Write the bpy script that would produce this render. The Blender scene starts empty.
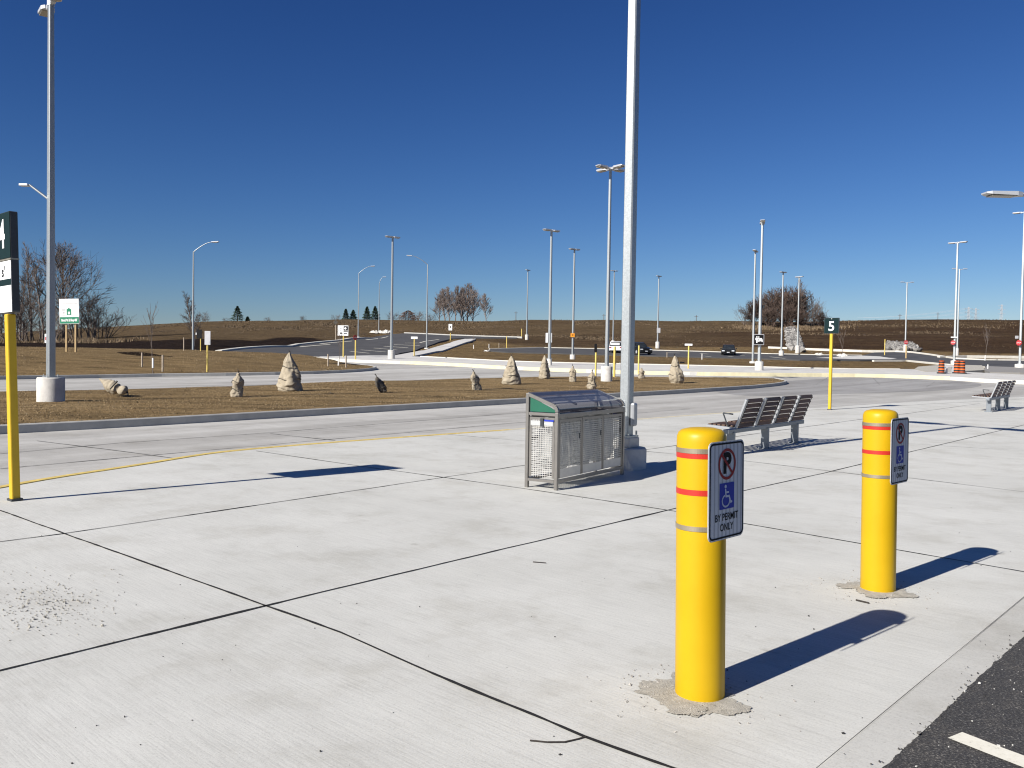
import bpy, bmesh, math, random
from mathutils import Vector, Matrix, noise
R = math.radians
random.seed(7)
sc = bpy.context.scene
COL = sc.collection

# ------------------------------------------------------------------ camera
F, PITCH, ROLL, CH = 850.0, R(1.6), R(0.9), 1.54
fw = Vector((0, math.cos(PITCH), -math.sin(PITCH)))
_u = Vector((0, math.sin(PITCH), math.cos(PITCH))); _r = Vector((1, 0, 0))
rt = math.cos(ROLL)*_r + math.sin(ROLL)*_u
up = math.cos(ROLL)*_u - math.sin(ROLL)*_r
cd = bpy.data.cameras.new('camera'); cam = bpy.data.objects.new('camera', cd); COL.objects.link(cam)
cam.matrix_world = Matrix(((rt.x, up.x, -fw.x, 0), (rt.y, up.y, -fw.y, 0), (rt.z, up.z, -fw.z, CH), (0, 0, 0, 1)))
cd.sensor_width = 36; cd.lens = F/1024*36; cd.clip_end = 20000; cd.clip_start = .05
sc.camera = cam
C0 = Vector((0, 0, CH))
def ray(x, y): return fw + rt*((x-512)/F) + up*((384-y)/F)
def at(x, y, Y):
    d = ray(x, y); return C0 + d*(Y/d.y)

# ------------------------------------------------------------------ terrain heights
KN = [0, 12, 44, 62, 75, 84, 111, 132, 145, 160, 190, 230, 260, 400, 3000]
BASE = [0, 0, .4, .95, 1.4, 1.74, 2.65, 3.9]
TC = [(-40,  [0, 0, .4, .95, 1.4, 1.9, 2.8, 3.3, 3.6, 4.0, 4.8, 6, 6.8, 8, 8]),
      (100,  [0, 0, .4, .95, 1.4, 1.9, 3.2, 4.2, 4.6, 5.0, 6.2, 8.4, 9.8, 11, 8]),
      (200,  [0, 0, .4, .95, 1.4, 1.8, 4.1, 5.0, 5.6, 6.3, 8.0, 10.5, 11.9, 12, 6]),
      (300,  [0, 0, .4, .95, 1.4, 1.74, 2.75, 5.0, 5.8, 6.6, 8.6, 11.4, 13.0, 12.5, 2]),
      (380,  BASE[:7] + [4.2, 4.9, 5.8, 7.4, 10.6, 13.4, 12.5, 0]),
      (460,  BASE[:7] + [4.3, 5.0, 6.0, 8.0, 11.6, 13.5, 12.5, 0]),
      (530,  BASE[:7] + [4.2, 5.0, 6.2, 9.0, 12.7, 13.2, 12.5, 0]),
      (650,  BASE[:7] + [3.9, 4.8, 6.2, 9.0, 12.9, 13.2, 12.5, 0]),
      (780,  BASE[:7] + [4.0, 5.2, 7.0, 9.2, 13.2, 13.6, 12.5, 0]),
      (900,  BASE[:7] + [4.1, 5.2, 7.2, 9.6, 14.3, 15.2, 14, 0]),
      (1024, BASE[:7] + [4.2, 5.2, 7.0, 9.8, 14.8, 15.8, 14.5, 0])]
TU = [((px-512)/F, zs) for px, zs in TC]
def lin(xs, ys, v):
    if v <= xs[0]: return ys[0]
    for i in range(len(xs)-1):
        if v <= xs[i+1]:
            return ys[i] + (ys[i+1]-ys[i])*(v-xs[i])/(xs[i+1]-xs[i])
    return ys[-1]
def hz(x, y):
    if y <= 12: return 0.0
    u = max(TU[0][0], min(TU[-1][0], x/y))
    for i in range(len(TU)-1):
        if u <= TU[i+1][0]:
            t = (u-TU[i][0])/(TU[i+1][0]-TU[i][0])
            return lin(KN, TU[i][1], y)*(1-t) + lin(KN, TU[i+1][1], y)*t
    return lin(KN, TU[-1][1], y)
def GP(x, y, off=0.0):
    d = ray(x, y); d = d/d.y
    Y = 2.0; p = None
    while Y < 700:
        q = C0 + d*Y
        if q.z <= hz(q.x, Y)+off: break
        Y += .5 if Y < 60 else 1.0
    lo, hi = Y-1.0, Y
    for _ in range(24):
        m = (lo+hi)/2; q = C0+d*m
        if q.z <= hz(q.x, m)+off: hi = m
        else: lo = m
    return C0+d*hi

# ------------------------------------------------------------------ materials
def newmat(name):
    m = bpy.data.materials.new(name); m.use_nodes = True
    nt = m.node_tree; b = nt.nodes['Principled BSDF']
    return m, nt, b
def N(nt, t, **kw):
    n = nt.nodes.new(t)
    for k, v in kw.items():
        if k in n.inputs: n.inputs[k].default_value = v
        else: setattr(n, k, v)
    return n
def L(nt, a, b): nt.links.new(a, b)
def c4(c): return (c[0], c[1], c[2], 1)
def coords(nt, scale=(1, 1, 1), rot=0.0, loc=(0, 0, 0)):
    tc = N(nt, 'ShaderNodeTexCoord'); mp = N(nt, 'ShaderNodeMapping')
    mp.inputs['Scale'].default_value = scale; mp.inputs['Rotation'].default_value = (0, 0, rot); mp.inputs['Location'].default_value = loc
    L(nt, tc.outputs['Object'], mp.inputs['Vector']); return mp.outputs['Vector']
def rotcoords(nt, rot, scale):
    """rotate first, then scale"""
    return coords2(nt, rot, scale)
def coords2(nt, rot, scale):
    v = coords(nt, (1, 1, 1), rot)
    mp = N(nt, 'ShaderNodeVectorMath', operation='MULTIPLY'); mp.inputs[1].default_value = scale
    L(nt, v, mp.inputs[0]); return mp.outputs[0]
def ramp(nt, fac, stops):
    r = N(nt, 'ShaderNodeValToRGB'); e = r.color_ramp.elements
    e[0].position, e[0].color = stops[0][0], c4(stops[0][1]); e[1].position, e[1].color = stops[-1][0], c4(stops[-1][1])
    for p, c in stops[1:-1]:
        k = e.new(p); k.color = c4(c)
    L(nt, fac, r.inputs[0]); return r.outputs[0]
def noi(nt, vec, scale, detail=4, rough=.6):
    n = N(nt, 'ShaderNodeTexNoise'); n.inputs['Scale'].default_value = scale; n.inputs['Detail'].default_value = detail; n.inputs['Roughness'].default_value = rough
    if vec is not None: L(nt, vec, n.inputs['Vector'])
    return n.outputs['Fac']
def mixc(nt, fac, a, b, mode='MIX'):
    m = N(nt, 'ShaderNodeMix', data_type='RGBA', blend_type=mode)
    for s, v in ((m.inputs[0], fac), (m.inputs[6], a), (m.inputs[7], b)):
        if hasattr(v, 'is_linked') or hasattr(v, 'links'): L(nt, v, s)
        else: s.default_value = c4(v) if isinstance(v, (tuple, list)) else v
    return m.outputs[2]
def bump(nt, b, h, strength, dist=.01):
    n = N(nt, 'ShaderNodeBump'); n.inputs['Strength'].default_value = strength; n.inputs['Distance'].default_value = dist
    L(nt, h, n.inputs['Height']); L(nt, n.outputs[0], b.inputs['Normal'])
def simple(name, col, rough=.6, metal=0.0, var=.12, scale=6.0, spec=.5, bmp=0.0):
    m, nt, b = newmat(name)
    v = coords(nt)
    f = noi(nt, v, scale, 5, .65)
    lo = tuple(max(0, c*(1-var)) for c in col); hi = tuple(min(1, c*(1+var)) for c in col)
    L(nt, ramp(nt, f, [(.3, lo), (.7, hi)]), b.inputs['Base Color'])
    b.inputs['Roughness'].default_value = rough; b.inputs['Metallic'].default_value = metal
    b.inputs['Specular IOR Level'].default_value = spec
    if bmp: bump(nt, b, noi(nt, v, scale*6, 4), bmp, .01)
    return m
A_ANG = R(137.5)     # broom direction of the slabs
def concrete(name, lo, hi, broom=.35, tyre=False, warm=(1, 1, 1)):
    m, nt, b = newmat(name)
    v = coords(nt)
    big = noi(nt, v, .35, 5, .6)
    col = ramp(nt, big, [(.28, lo), (.5, tuple((a+c)/2 for a, c in zip(lo, hi))), (.75, hi)])
    br = noi(nt, coords2(nt, -A_ANG, (3.0, 85, 1)), 1.0, 4, .8)
    brd = noi(nt, coords2(nt, -A_ANG, (.25, 3.2, 1)), 1.0, 4, .6)
    fine = noi(nt, v, 85, 4, .85)
    st = ramp(nt, br, [(.34, (.80, .80, .80)), (.55, (1, 1, 1)), (.72, (1.0, 1.0, 1.0))])
    col = mixc(nt, broom, col, st, 'MULTIPLY')
    st2 = ramp(nt, brd, [(.3, (.86, .855, .85)), (.6, (1, 1, 1))])
    col = mixc(nt, .35, col, st2, 'MULTIPLY')
    sp = ramp(nt, fine, [(.34, (.70, .69, .67)), (.47, (1, 1, 1)), (.66, (1.10, 1.10, 1.09))])
    col = mixc(nt, .6, col, sp, 'MULTIPLY')
    stn = ramp(nt, noi(nt, v, 1.1, 7, .72), [(.36, (.80, .785, .755)), (.50, (1, 1, 1)), (.68, (1.06, 1.06, 1.055))])
    col = mixc(nt, .6, col, stn, 'MULTIPLY')
    spot = ramp(nt, noi(nt, coords(nt, (1, 1, 1), 0, (31, 7, 0)), 3.1, 3, .55), [(.24, (.72, .705, .68)), (.30, (1, 1, 1))])
    col = mixc(nt, .7, col, spot, 'MULTIPLY')
    if tyre:
        ty = noi(nt, coords2(nt, -R(48), (.035, .75, 1)), 1.0, 4, .55)
        t2 = ramp(nt, ty, [(.40, (.70, .69, .68)), (.60, (1, 1, 1))])
        col = mixc(nt, .75, col, t2, 'MULTIPLY')
    L(nt, col, b.inputs['Base Color']); b.inputs['Roughness'].default_value = .82; b.inputs['Specular IOR Level'].default_value = .3
    mx = N(nt, 'ShaderNodeMath', operation='ADD'); L(nt, br, mx.inputs[0]); L(nt, fine, mx.inputs[1])
    bump(nt, b, mx.outputs[0], .22, .006)
    return m
M = {}
M['plaza'] = concrete('broomed_concrete', (.512, .508, .468), (.617, .612, .570), .8)
M['roadway'] = concrete('road_concrete', (.42, .408, .378), (.54, .527, .49), .45, True)
M['turn'] = concrete('worn_road_concrete', (.30, .292, .28), (.38, .372, .358), .45, True)
M['platform'] = concrete('pale_concrete', (.52, .507, .475), (.61, .597, .56), .4)
M['gutter'] = concrete('gutter_concrete', (.445, .437, .40), (.55, .543, .505), .5)
M['kerbc'] = simple('kerb_concrete', (.40, .39, .36), .85, var=.14, scale=2.5, bmp=.3)
M['kerb_pale'] = simple('pale_kerb_concrete', (.58, .555, .49), .85, var=.1, scale=2.5)
M['basec'] = simple('cast_concrete', (.52, .50, .46), .9, var=.16, scale=4, bmp=.4)
M['yellow_kerb'] = simple('kerb_yellow', (.62, .46, .13), .7, var=.28, scale=9)
M['yellow_faded'] = simple('kerb_yellow_faded', (.60, .54, .38), .8, var=.12, scale=5)
M['yellow_pale'] = simple('kerb_yellow_pale', (.60, .545, .36), .8, var=.12, scale=2)
M['grout'] = simple('grout_patch', (.40, .375, .32), .95, var=.20, scale=22, bmp=.8)
M['sealant'] = simple('joint_sealant', (.009, .0085, .008), .9, var=.3, scale=20)
M['sealant_grey'] = simple('joint_saw_cut', (.10, .097, .09), .8, var=.3, scale=8)
M['stone'] = simple('crushed_stone', (.33, .31, .28), .9, var=.35, scale=30)

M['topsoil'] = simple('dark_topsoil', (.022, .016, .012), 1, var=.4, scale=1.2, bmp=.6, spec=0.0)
M['twig'] = simple('twig_bark', (.03, .024, .02), .9, var=.3)
# asphalt
def asphalt(name, k=1.0):
    m, nt, b = newmat(name); v = coords(nt)
    f = noi(nt, v, 95, 3, .8)
    col = ramp(nt, f, [(.36, (.018*k, .018*k, .019*k)), (.50, (.046*k, .044*k, .043*k)), (.60, (.10*k, .095*k, .088*k)), (.68, (.30*k, .29*k, .26*k))])
    g = ramp(nt, noi(nt, v, 2.2, 7, .75), [(.36, (.70, .70, .71)), (.52, (1.05, 1.03, 1.0)), (.68, (1.9, 1.78, 1.58))])
    L(nt, mixc(nt, .8, col, g, 'MULTIPLY'), b.inputs['Base Color']); b.inputs['Roughness'].default_value = .85
    bump(nt, b, f, .8, .012); return m
M['asphalt'] = asphalt('asphalt')
m, nt, b = newmat('road_asphalt'); v = coords(nt)
L(nt, ramp(nt, noi(nt, v, .5, 6, .6), [(.3, (.042, .041, .041)), (.7, (.070, .068, .067))]), b.inputs['Base Color']); b.inputs['Roughness'].default_value = .9
M['road_asphalt'] = m
m, nt, b = newmat('road_paint'); v = coords(nt)
L(nt, ramp(nt, noi(nt, v, 40, 5, .75), [(.30, (.32, .31, .28)), (.42, (.70, .67, .56)), (.8, (.80, .77, .67))]), b.inputs['Base Color']); b.inputs['Roughness'].default_value = .75
M['paint'] = m
# dry grass
def grassmat(name, a, bcol, cc):
    m, nt, b = newmat(name); v = coords(nt)
    f1 = noi(nt, coords(nt, (.35, 1.0, 1)), .9, 7, .72); f2 = noi(nt, v, 9, 5, .8); f3 = noi(nt, v, 45, 3, .8)
    col = ramp(nt, f1, [(.32, a), (.5, bcol), (.68, cc)])
    col = mixc(nt, .75, col, ramp(nt, f2, [(.36, (.45, .45, .43)), (.60, (1.28, 1.25, 1.18))]), 'MULTIPLY')
    col = mixc(nt, .6, col, ramp(nt, f3, [(.3, (.6, .6, .6)), (.65, (1.25, 1.22, 1.15))]), 'MULTIPLY')
    f4 = noi(nt, coords(nt, (.22, .8, 1), .5), 1.0, 5, .6)
    col = mixc(nt, .8, col, ramp(nt, f4, [(.36, (.55, .54, .52)), (.47, (1, 1, 1)), (.66, (1.12, 1.1, 1.06))]), 'MULTIPLY')
    L(nt, col, b.inputs['Base Color']); b.inputs['Roughness'].default_value = 1; b.inputs['Specular IOR Level'].default_value = .1
    mx = N(nt, 'ShaderNodeMath', operation='ADD'); L(nt, f2, mx.inputs[0]); L(nt, f3, mx.inputs[1])
    bump(nt, b, mx.outputs[0], .9, .05); return m
M['grass'] = grassmat('dry_lawn', (.150, .106, .054), (.245, .172, .088), (.32, .235, .128))
M['berm'] = grassmat('dry_berm_lawn', (.13, .092, .046), (.21, .147, .074), (.27, .195, .104))
def blade(name, cols):
    m, nt, b = newmat(name)
    oi = N(nt, 'ShaderNodeNewGeometry'); 
    L(nt, ramp(nt, oi.outputs['Random Per Island'], [(0, cols[0]), (.5, cols[1]), (1, cols[2])]), b.inputs['Base Color'])
    b.inputs['Roughness'].default_value = .9; return m
M['crumb'] = blade('asphalt_crumb', [(.02, .019, .018), (.06, .056, .052), (.16, .15, .135)])
M['riprap'] = blade('riprap_stone', [(.09, .085, .08), (.20, .19, .175), (.34, .325, .30)])
M['blade'] = blade('dry_blades', [(.16, .112, .056), (.25, .178, .092), (.33, .245, .135)])
M['tall_blade'] = blade('tall_dry_grass', [(.10, .065, .038), (.17, .12, .068), (.26, .19, .115)])
M['weed_blade'] = blade('field_weeds', [(.06, .042, .024), (.11, .075, .042), (.18, .13, .078)])
# terrain: zone attribute mixes lawn / topsoil / field
m, nt, b = newmat('terrain'); v = coords(nt)
zn = N(nt, 'ShaderNodeAttribute', attribute_name='zone'); sx = N(nt, 'ShaderNodeSeparateColor'); L(nt, zn.outputs['Color'], sx.inputs[0])
f1 = noi(nt, coords(nt, (.25, 1, 1)), .35, 8, .75); f2 = noi(nt, v, 1.3, 7, .8); f3 = noi(nt, v, 7, 4, .8)
lawn = ramp(nt, f1, [(.3, (.15, .105, .053)), (.5, (.23, .162, .083)), (.72, (.29, .21, .113))])
soil = ramp(nt, f2, [(.3, (.018, .0125, .010)), (.55, (.030, .0205, .0155)), (.8, (.052, .037, .026))])
field = ramp(nt, f1, [(.25, (.090, .064, .036)), (.5, (.140, .100, .058)), (.75, (.20, .145, .086))])
dark = ramp(nt, f1, [(.25, (.046, .028, .017)), (.5, (.072, .045, .027)), (.78, (.125, .082, .048))])
col = mixc(nt, sx.outputs[0], lawn, soil); col = mixc(nt, sx.outputs[1], col, field); col = mixc(nt, sx.outputs[2], col, dark)
col = mixc(nt, .75, col, ramp(nt, f2, [(.36, (.42, .40, .38)), (.62, (1.45, 1.42, 1.34))]), 'MULTIPLY')
col = mixc(nt, .6, col, ramp(nt, f3, [(.36, (.45, .45, .45)), (.62, (1.4, 1.37, 1.3))]), 'MULTIPLY')
L(nt, col, b.inputs['Base Color']); b.inputs['Roughness'].default_value = 1; b.inputs['Specular IOR Level'].default_value = .05
mx = N(nt, 'ShaderNodeMath', operation='ADD'); L(nt, f2, mx.inputs[0]); L(nt, f3, mx.inputs[1]); bump(nt, b, mx.outputs[0], 1.0, .35)
M['terrain'] = m
# metals / paints
def galvanised(name, col):
    m, nt, b = newmat(name); v = coords(nt)
    vo = N(nt, 'ShaderNodeTexVoronoi'); vo.inputs['Scale'].default_value = 55; L(nt, v, vo.inputs['Vector'])
    g = ramp(nt, vo.outputs['Color'], [(.2, tuple(c*.91 for c in col)), (.8, tuple(min(1, c*1.08) for c in col))])
    st = ramp(nt, noi(nt, coords(nt, (6, 6, .5)), 1.2, 6, .7), [(.35, (.82, .83, .84)), (.6, (1, 1, 1))])
    L(nt, mixc(nt, .7, g, st, 'MULTIPLY'), b.inputs['Base Color'])
    b.inputs['Metallic'].default_value = .68; b.inputs['Roughness'].default_value = .46; return m
M['galv'] = galvanised('galvanised_steel', (.39, .41, .41))
M['alu'] = simple('aluminium', (.52, .53, .54), .42, .35, .05, 3)
M['lens'] = simple('lamp_lens', (.28, .255, .20), .3, 0, .1, 8)
M['darkmetal'] = simple('dark_metal', (.045, .05, .055), .45, .3, .15)
M['steel'] = simple('brushed_steel', (.25, .235, .215), .36, .7, .1, 9)
M['steel_mesh'] = simple('perforated_steel', (.46, .445, .415), .45, .5, .12, 14)
M['steel_pale'] = simple('pale_steel_sheet', (.55, .53, .49), .4, .45, .08, 9)
M['strap'] = simple('steel_strap', (.42, .36, .26), .35, .7, .1, 12)
def yellowplastic():
    m, nt, b = newmat('yellow_plastic_sleeve'); v = coords(nt)
    c = ramp(nt, noi(nt, v, 3, 5, .6), [(.3, (.49, .300, .003)), (.7, (.53, .330, .005))])
    sc_ = ramp(nt, noi(nt, coords(nt, (22, 22, 2.0)), 1.5, 6, .75), [(.28, (.74, .72, .68)), (.36, (1, 1, 1))])
    c = mixc(nt, .5, c, sc_, 'MULTIPLY')
    # grime low down on the sleeve
    L(nt, c, b.inputs['Base Color']); b.inputs['Roughness'].default_value = .42
    bump(nt, b, noi(nt, v, 25, 3), .04, .005); b.inputs['Specular IOR Level'].default_value = .3
    return m
M['yellow'] = yellowplastic()
M['yellow_post'] = simple('yellow_post_paint', (.56, .36, .012), .5, var=.1, scale=3)
M['yellow_fade'] = simple('yellow_post_faded', (.62, .47, .12), .6, var=.1, scale=3)
M['red'] = simple('red_tape', (.44, .024, .014), .4, var=.06, scale=5)
def reflective():
    m, nt, b = newmat('reflective_sheeting'); v = coords(nt)
    w = N(nt, 'ShaderNodeTexWave'); w.inputs['Scale'].default_value = 14; w.inputs['Distortion'].default_value = .3; L(nt, v, w.inputs['Vector'])
    L(nt, ramp(nt, w.outputs['Fac'], [(.15, (.46, .475, .49)), (.4, (.68, .70, .72))]), b.inputs['Base Color']); b.inputs['Roughness'].default_value = .3
    return m
M['sheeting'] = reflective()
M['signwhite'] = simple('sign_white', (.80, .80, .78), .45, var=.03)
M['signblack'] = simple('sign_black', (.008, .008, .009), .6, var=.1, spec=.2)
M['signred'] = simple('sign_red', (.30, .010, .012), .45, var=.08)
M['stopred'] = simple('stop_red', (.40, .03, .035), .5, var=.08)
M['signblue'] = simple('sign_blue', (.010, .032, .36), .4, var=.06)
M['glyph'] = simple('sign_glyph', (.62, .66, .74), .4, var=.04)
M['teal'] = simple('sign_teal', (.006, .020, .022), .7, var=.1, spec=.12)
M['green'] = simple('sign_green', (.004, .20, .10), .5, var=.05)
M['greenpanel'] = simple('green_panel', (.001, .088, .048), .7, var=.05)
M['signorange'] = simple('sign_orange', (.80, .30, .02), .5, var=.05)
M['signgrey'] = simple('sign_back_grey', (.48, .48, .49), .5, .2, var=.08)
M['wood'] = simple('timber_post', (.42, .30, .15), .85, var=.2, scale=4)
M['stake'] = simple('wood_stake', (.36, .30, .23), .9, var=.2)
M['orange'] = simple('barrel_orange', (.72, .12, .015), .5, var=.06)
M['rubber'] = simple('black_rubber', (.015, .015, .016), .8, var=.2)
def slatwood():
    m, nt, b = newmat('bench_slat_wood'); v = coords(nt, (3, 3, 60))
    L(nt, ramp(nt, noi(nt, v, 1.4, 5, .7), [(.3, (.060, .032, .019)), (.7, (.135, .078, .047))]), b.inputs['Base Color']); b.inputs['Roughness'].default_value = .6; return m
M['slat'] = slatwood()
M['benchmetal'] = simple('bench_metal', (.36, .37, .38), .4, .4, .06)
M['benchdark'] = simple('bench_metal_shaded', (.20, .22, .24), .45, .45, .08)  # bench metal again, darkened: shade on the legs is put into the colour
def burlap():
    m, nt, b = newmat('burlap'); v = coords(nt)
    f = noi(nt, v, 4, 6, .7); w = noi(nt, v, 60, 3, .8)
    c = ramp(nt, f, [(.3, (.27, .228, .165)), (.55, (.35, .30, .222)), (.75, (.42, .365, .275))])
    c = mixc(nt, .5, c, ramp(nt, w, [(.3, (.7, .7, .68)), (.6, (1.1, 1.1, 1.08))]), 'MULTIPLY')
    L(nt, c, b.inputs['Base Color']); b.inputs['Roughness'].default_value = 1; fl = N(nt, 'ShaderNodeTexWave'); fl.inputs['Scale'].default_value = 2.6; fl.inputs['Distortion'].default_value = 7; fl.inputs['Detail'].default_value = 3; fl.inputs['Detail Scale'].default_value = 1.3; L(nt, coords(nt, (.6, .6, 1.5), .6), fl.inputs['Vector'])
    bump(nt, b, fl.outputs['Fac'], .3, .03); return m
M['burlap'] = burlap()
M['burlapdark'] = simple('weathered_burlap', (.085, .075, .062), 1, var=.45, scale=5)
M['bark'] = simple('grey_bark', (.115, .092, .078), .95, var=.3, scale=2)
M['barkwarm'] = simple('brown_twigs', (.085, .058, .045), .95, var=.35, scale=.6)
M['barkpale'] = simple('pale_bark', (.17, .135, .115), .95, var=.25, scale=2)
M['needle'] = blade('evergreen_needles', [(.010, .022, .012), (.02, .04, .02), (.035, .06, .03)])
M['rustleaf'] = blade('rust_leaves', [(.05, .022, .010), (.09, .04, .018), (.12, .06, .03)])
M['guard'] = simple('white_trunk_guard', (.72, .70, .66), .7, var=.06)
M['carblack'] = simple('black_car_paint', (.008, .009, .011), .18, .0, .1)
M['carwhite'] = simple('white_car_paint', (.75, .76, .77), .2, 0, .03)
M['cargrey'] = simple('dark_car_paint', (.016, .018, .021), .2, .2, .1)
M['headlight'] = simple('headlight_glass', (.75, .77, .80), .1, .2, .03)
M['taillight'] = simple('taillight_glass', (.25, .01, .01), .2, 0, .05)
M['plate'] = simple('number_plate', (.7, .72, .75), .4, 0, .03)
m, nt, b = newmat('car_window_glass'); b.inputs['Base Color'].default_value = (.02, .025, .03, 1); b.inputs['Roughness'].default_value = .04
L(nt, ramp(nt, noi(nt, coords(nt), 1.5), [(.3, (.012, .015, .018)), (.7, (.03, .036, .04))]), b.inputs['Base Color']); M['carglass'] = m
def glassy(name, col, tr, rough):
    m, nt, b = newmat(name); out = nt.nodes['Material Output']
    b.inputs['Roughness'].default_value = rough
    L(nt, ramp(nt, noi(nt, coords(nt), 5, 5), [(.3, tuple(c*.8 for c in col)), (.7, col)]), b.inputs['Base Color'])
    t = N(nt, 'ShaderNodeBsdfTransparent'); t.inputs[0].default_value = c4(tuple(min(1, .55+c*.5) for c in col))
    mx = N(nt, 'ShaderNodeMixShader'); mx.inputs[0].default_value = tr
    L(nt, b.outputs[0], mx.inputs[1]); L(nt, t.outputs[0], mx.inputs[2]); L(nt, mx.outputs[0], out.inputs[0]); return m
M['canopy'] = glassy('tinted_canopy', (.10, .105, .14), .45, .08)
M['bag'] = glassy('clear_plastic_bag', (.68, .69, .68), .42, .12)

# ------------------------------------------------------------------ mesh builder
class MB:
    def __init__(s): s.v = []; s.f = []; s.mi = []; s.mats = []; s.sm = []
    def slot(s, m):
        m = M[m] if isinstance(m, str) else m
        if m not in s.mats: s.mats.append(m)
        return s.mats.index(m)
    def add(s, vs, fs, mat, smooth=False):
        o = len(s.v); k = s.slot(mat); s.v += [tuple(p) for p in vs]
        for f in fs: s.f.append(tuple(i+o for i in f)); s.mi.append(k); s.sm.append(smooth)
        return s
    def box(s, c, size, mat, rot=None, bev=0.0):
        x, y, z = (k/2 for k in size); c = Vector(c)
        if bev:
            bm = bmesh.new(); bmesh.ops.create_cube(bm, size=1); bmesh.ops.scale(bm, vec=size, verts=bm.verts)
            bmesh.ops.bevel(bm, geom=list(bm.edges), offset=bev, segments=2, affect='EDGES', profile=.5)
            vs = [v.co.copy() for v in bm.verts]; bm.verts.index_update(); fs = [[v.index for v in f.verts] for f in bm.faces]; bm.free()
        else:
            vs = [Vector((a, b_, d)) for d in (-z, z) for b_ in (-y, y) for a in (-x, x)]
            fs = [(0, 2, 3, 1), (4, 5, 7, 6), (0, 1, 5, 4), (2, 6, 7, 3), (0, 4, 6, 2), (1, 3, 7, 5)]
        if rot is not None: vs = [rot @ p for p in vs]
        return s.add([p+c for p in vs], fs, mat)
    def bar(s, p0, p1, w, h, mat, upv=(0, 0, 1), bev=0.0):
        p0 = Vector(p0); p1 = Vector(p1); d = p1-p0; l = d.length; d.normalize()
        u = Vector(upv); x = d.cross(u)
        if x.length < 1e-4: x = d.cross(Vector((1, 0, 0)))
        x.normalize(); u = x.cross(d)
        return s.box((p0+p1)/2, (w, l, h), mat, Matrix((x, d, u)).transposed(), bev)
    def tube(s, p0, p1, r0, r1, mat, n=12, cap=True, smooth=True, phase=0.0):
        p0 = Vector(p0); p1 = Vector(p1); d = (p1-p0)
        if d.length < 1e-6: return s
        d.normalize(); a = d.orthogonal() if abs(d.z) < .95 else Vector((1, 0, 0))
        a = (a - d*a.dot(d)).normalized(); b_ = d.cross(a)
        vs = []
        for p, r in ((p0, r0), (p1, r1)):
            for i in range(n):
                t = 2*math.pi*i/n+phase; vs.append(p+(a*math.cos(t)+b_*math.sin(t))*r)
        s.add(vs, [(i, (i+1) % n, n+(i+1) % n, n+i) for i in range(n)], mat, smooth)
        if cap:
            s.add(vs[:n], [tuple(range(n-1, -1, -1))], mat); s.add(vs[n:], [tuple(range(n))], mat)
        return s
    def lathe(s, prof, mat, n=32, c=(0, 0, 0), smooth=True, capb=True, capt=True):
        vs = []; c = Vector(c)
        for r, z in prof:
            for i in range(n):
                t = 2*math.pi*i/n; vs.append(c+Vector((r*math.cos(t), r*math.sin(t), z)))
        fs = []
        for k in range(len(prof)-1):
            for i in range(n):
                j = (i+1) % n; fs.append((k*n+i, k*n+j, (k+1)*n+j, (k+1)*n+i))
        s.add(vs, fs, mat, smooth)
        if capb: s.add(vs[:n], [tuple(range(n-1, -1, -1))], mat)
        if capt: s.add(vs[-n:], [tuple(range(n))], mat)
        return s
    def prism(s, poly, o, ax, ay, az, t0, t1, mat):
        """poly in (ax, ay) plane, extruded along az from t0 to t1"""
        o = Vector(o); ax = Vector(ax); ay = Vector(ay); az = Vector(az); n = len(poly)
        vs = [o+ax*p[0]+ay*p[1]+az*t for t in (t0, t1) for p in poly]
        fs = [tuple(range(n-1, -1, -1)), tuple(range(n, 2*n))] + [(i, (i+1) % n, n+(i+1) % n, n+i) for i in range(n)]
        return s.add(vs, fs, mat)
    def build(s, name, parent=None, loc=None, fix=True):
        me = bpy.data.meshes.new(name); me.from_pydata(s.v, [], s.f)
        for m_ in s.mats: me.materials.append(m_)
        me.polygons.foreach_set('material_index', s.mi); me.polygons.foreach_set('use_smooth', s.sm)
        if fix and len(s.f) < 20000:
            bm = bmesh.new(); bm.from_mesh(me); bmesh.ops.recalc_face_normals(bm, faces=bm.faces); bm.to_mesh(me); bm.free()
        o = bpy.data.objects.new(name, me); COL.objects.link(o)
        if parent: o.parent = parent
        if loc is not None: o.location = loc
        return o
def tag(o, label=None, cat=None, group=None, kind=None):
    if label: o['label'] = label
    if cat: o['category'] = cat
    if group: o['group'] = group
    if kind: o['kind'] = kind
    return o
def empty(name, loc, rz=0.0, label=None, cat=None, group=None, tilt=(0, 0)):
    o = bpy.data.objects.new(name, None); COL.objects.link(o); o.location = loc; o.rotation_euler = (tilt[0], tilt[1], rz); o.empty_display_size = .2
    return tag(o, label, cat, group)
def copy_tree(o, parent=None):
    c = o.copy(); COL.objects.link(c); c.parent = parent
    for ch in list(o.children): copy_tree(ch, c)
    return c
def text_mb(mb, txt, size, mat, o, ax, ay, az, th=.002, offset=0.0, sx=1.0, align='CENTER'):
    cu = bpy.data.curves.new('t', 'FONT'); cu.body = txt; cu.size = size; cu.align_x = align; cu.align_y = 'CENTER'; cu.offset = offset; cu.resolution_u = 4
    ob = bpy.data.objects.new('t', cu); COL.objects.link(ob)
    dg = bpy.context.evaluated_depsgraph_get(); me = bpy.data.meshes.new_from_object(ob.evaluated_get(dg))
    o = Vector(o); ax = Vector(ax); ay = Vector(ay); az = Vector(az)
    mb.add([o+ax*(v.co.x*sx)+ay*v.co.y+az*th for v in me.vertices], [tuple(p.vertices) for p in me.polygons], mat)
    bpy.data.objects.remove(ob); bpy.data.curves.remove(cu); bpy.data.meshes.remove(me)
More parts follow.
